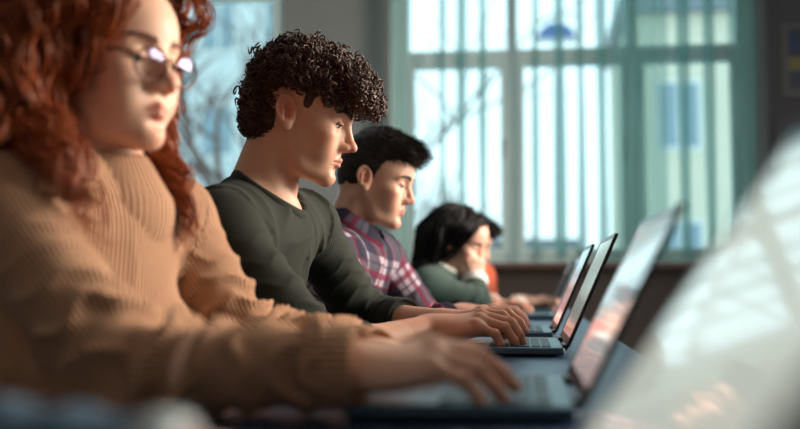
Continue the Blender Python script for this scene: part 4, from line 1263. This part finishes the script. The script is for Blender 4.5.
# turned-down shirt collar, open at the throat
cn = nrm(V3(.50, 0, .82)); c0 = V3(-.436, 2.6, 1.018); cx = nrm(V3(1, 0, 0) - cn * cn[0]); cy = np.cross(cn, cx)
V = []; F = []; n = 33
for i in range(n):
    th = math.radians(28 + (360 - 56) * i / (n - 1)); e = abs(i / (n - 1) - .5) * 2
    rd = cx * math.cos(th) + cy * math.sin(th)
    for r, z in ((.060, .002), (.0625, .030 - .008 * e), (.0665, .032 - .008 * e), (.080 + .006 * e, .002 - .004 * e), (.092 + .014 * e ** 3, -.022 - .026 * e ** 4), (.088 + .014 * e ** 3, -.026 - .026 * e ** 4), (.075, -.004)):
        V.append(c0 + rd * r + cn * z + (cx * .018 * e ** 6 if r > .085 else 0))
for i in range(n - 1):
    for j in range(7): F.append([i * 7 + j, (i + 1) * 7 + j, (i + 1) * 7 + (j + 1) % 7, i * 7 + (j + 1) % 7])
V = np.array(V)
mesh_obj('collar', V, F, M_plaid, root, attrs={'cloth': np.stack([np.arange(len(V)) // 7 * .014, np.arange(len(V)) % 7 * .014, np.zeros(len(V))], 1)})
add_cuffs(G, ends, M_plaid, .03, .004)
build_trousers(G, sp, M_jeans, M_shoe)
chair(-.72, 2.6, 'chair under the person in the plaid shirt')

# --- long-haired person leaning on one hand
M = looks('pale', (222, 180, 158), (212, 142, 122), (182, 100, 92), (40, 30, 26), (26, 20, 20))
sp = dict(head=(-.225, 3.7, 1.020), yaw=-22, pitch=24, gaze=16, hs=.95, fem=1, vox=.004,
          NB=(-.315, 3.71, .885), SR=(-.335, 3.545, .850), SL=(-.265, 3.865, .855), HR=(-.57, 3.61, .50), HL=(-.57, 3.79, .50), wide=.93,
          armR=dict(wrist=(-.172, 3.640, .868), elbow=(-.165, 3.57, .792), pole=(.2, -.2, -1), d=(-.05, .15, 1), n=(.3, -1, .05), hsc=.95, flex=[(70, 90, 50), (75, 90, 50), (78, 92, 50), (80, 90, 50)]),
          armL=dict(wrist=(-.12, 3.84, .785), pole=(-.1, .9, -.5), l1=.26, l2=.235, d=(.97, -.2, .05), n=(0, 0, 1), flex=TYPE))
root = empty('person', (-.56, 3.7, .43), 'person with long straight black hair and grey-green sweater resting cheek on hand', 'person', None)
G = build_person(root, sp, M); G4 = G
M_sage = knit('sweater_sage', (64, 82, 77), .008, .4)
top, ends, S = build_top(G, sp, M_sage, 'sweater', g=.013, h=.006, cuff={'R': .9, 'L': .88}, sleeve=(.060, .054, .052, .042), fold=.007, seed=12)
M_white = plain('white_cotton', (226, 224, 220), .8, .04, 20)
cn = nrm(V3(.5, -.1, .85)); v, f = ring(V3(-.288, 3.70, .918), cn, .064, .066, .010, V3(1, 0, 0), 40, 2.4)
mesh_obj('collar', v, f, M_white, root)
for sd, (c, d, r) in ends.items():
    v, f = ring(c + d * .012, d, r - .002, r - .002, .007, V3(0, 1, 0), 30, 3.2); mesh_obj('cuff', v, f, M_white, root)
ob = SDF(); G['torso'](ob, .018, .05); sh, el, wr = G['arms']['R']; ob.u(cap(sh, el, .064, .058), .03)
hair_long(G, hair_mat('hair_black', (10, 9, 11), (24, 20, 23), .4, .2), seed=9, locks=260, per=15, zlow=-.36, wave=.003, lam=.16, margin=(.003, .011), face=(.085, .062, .13), part=0.0, thick=.0016, obst=ob, spread=.013, frizz=.0008, lift=.2, back=.1, near_x=-.012, far_x=.0)
build_trousers(G, sp, M_dark, M_shoe)
chair(-.60, 3.7, 'chair under the long-haired person')

# --- the farthest person, mostly hidden
sp = dict(head=(-.235, 4.4, 1.04), yaw=-15, pitch=22, gaze=14, hs=.97, vox=.005,
          NB=(-.275, 4.4, .91), SR=(-.225, 4.235, .880), SL=(-.19, 4.56, .885), HR=(-.52, 4.31, .50), HL=(-.52, 4.49, .50),
          armR=dict(wrist=(.0, 4.29, .785), pole=(-.1, -.5, -1), l1=.26, l2=.235, d=(1, 0, .08), n=(0, 0, 1), flex=TYPE),
          armL=dict(wrist=(-.01, 4.5, .785), pole=(-.1, .5, -1), l1=.26, l2=.235, d=(1, 0, .08), n=(0, 0, 1), flex=TYPE))
root = empty('person', (-.5, 4.4, .43), 'farthest person in a rust-orange sweater, mostly hidden behind the long-haired one', 'person', None)
G = build_person(root, sp, M)
hair_short(G, hair_mat('hair_dark_far', (16, 13, 14), (40, 32, 32), .5), 8)
top, ends, S = build_top(G, sp, knit('sweater_rust', (176, 82, 54), .008, .4), 'sweater', g=.013, h=.007, cuff=.88, sleeve=(.060, .054, .050, .042), fold=.007, seed=15)
for sd, (c, d, r) in ends.items():
    v, f = ring(c + d * .006, d, r - .003, r - .003, .005, V3(0, 1, 0), 30, 3); mesh_obj('cuff', v, f, M_white, root)
build_trousers(G, sp, M_dark, M_shoe)
chair(-.54, 4.4, 'chair under the farthest person in rust-orange')

M_greycuff = plain('pale_cuff', (150, 162, 168), .8, .04, 20)
# --- the person at the near end of the table; only a forearm and hand come into the picture
M = looks('near', (216, 170, 148), (208, 134, 114), (178, 96, 88), (60, 44, 34), (50, 36, 28))
sp = dict(head=(-.56, .44, 1.20), yaw=0, pitch=16, gaze=14, vox=.005, hs=.97,
          NB=(-.65, .44, 1.05), SR=(-.66, .26, .99), SL=(-.62, .62, .99), HR=(-.82, .35, .52), HL=(-.82, .53, .52),
          armR=dict(wrist=(-.20, .31, .785), pole=(-.1, -.6, -1), l1=.285, l2=.25, d=(1, .15, .05), n=(0, 0, 1), flex=TYPE),
          armL=dict(wrist=(-.165, .515, .766), elbow=(-.42, .53, .775), pole=(-.1, .6, -1), l1=.285, l2=.25, d=(1, -.1, .02), n=(0, 0, 1), flex=TYPE))
root = empty('person', (-.8, .44, .43), 'person at the table\'s near end, only a blue sleeve and white cuff showing', 'person', None)
G = build_person(root, sp, M)
hair_short(G, hair_mat('hair_near', (40, 30, 24), (84, 62, 48), .5), 3)
top, ends, S = build_top(G, sp, knit('sweater_blue', (60, 92, 116), .007, .4), 'sweater', g=.012, h=.006, cuff=.86, sleeve=(.058, .05, .046, .036), fold=.007, seed=19, collar=(V3(-.627, .44, 1.055), nrm(V3(.5, 0, .8)), .066))
for sd, (c, d, r) in ends.items():
    v, f = ring(c + d * .010, d, r - .001, r - .001, .006, V3(0, 1, 0), 30, 2.4); mesh_obj('cuff', v, f, M_greycuff, root)
build_trousers(G, sp, M_dark, M_shoe)
chair(-.84, .44, 'chair under the person at the table\'s near end')
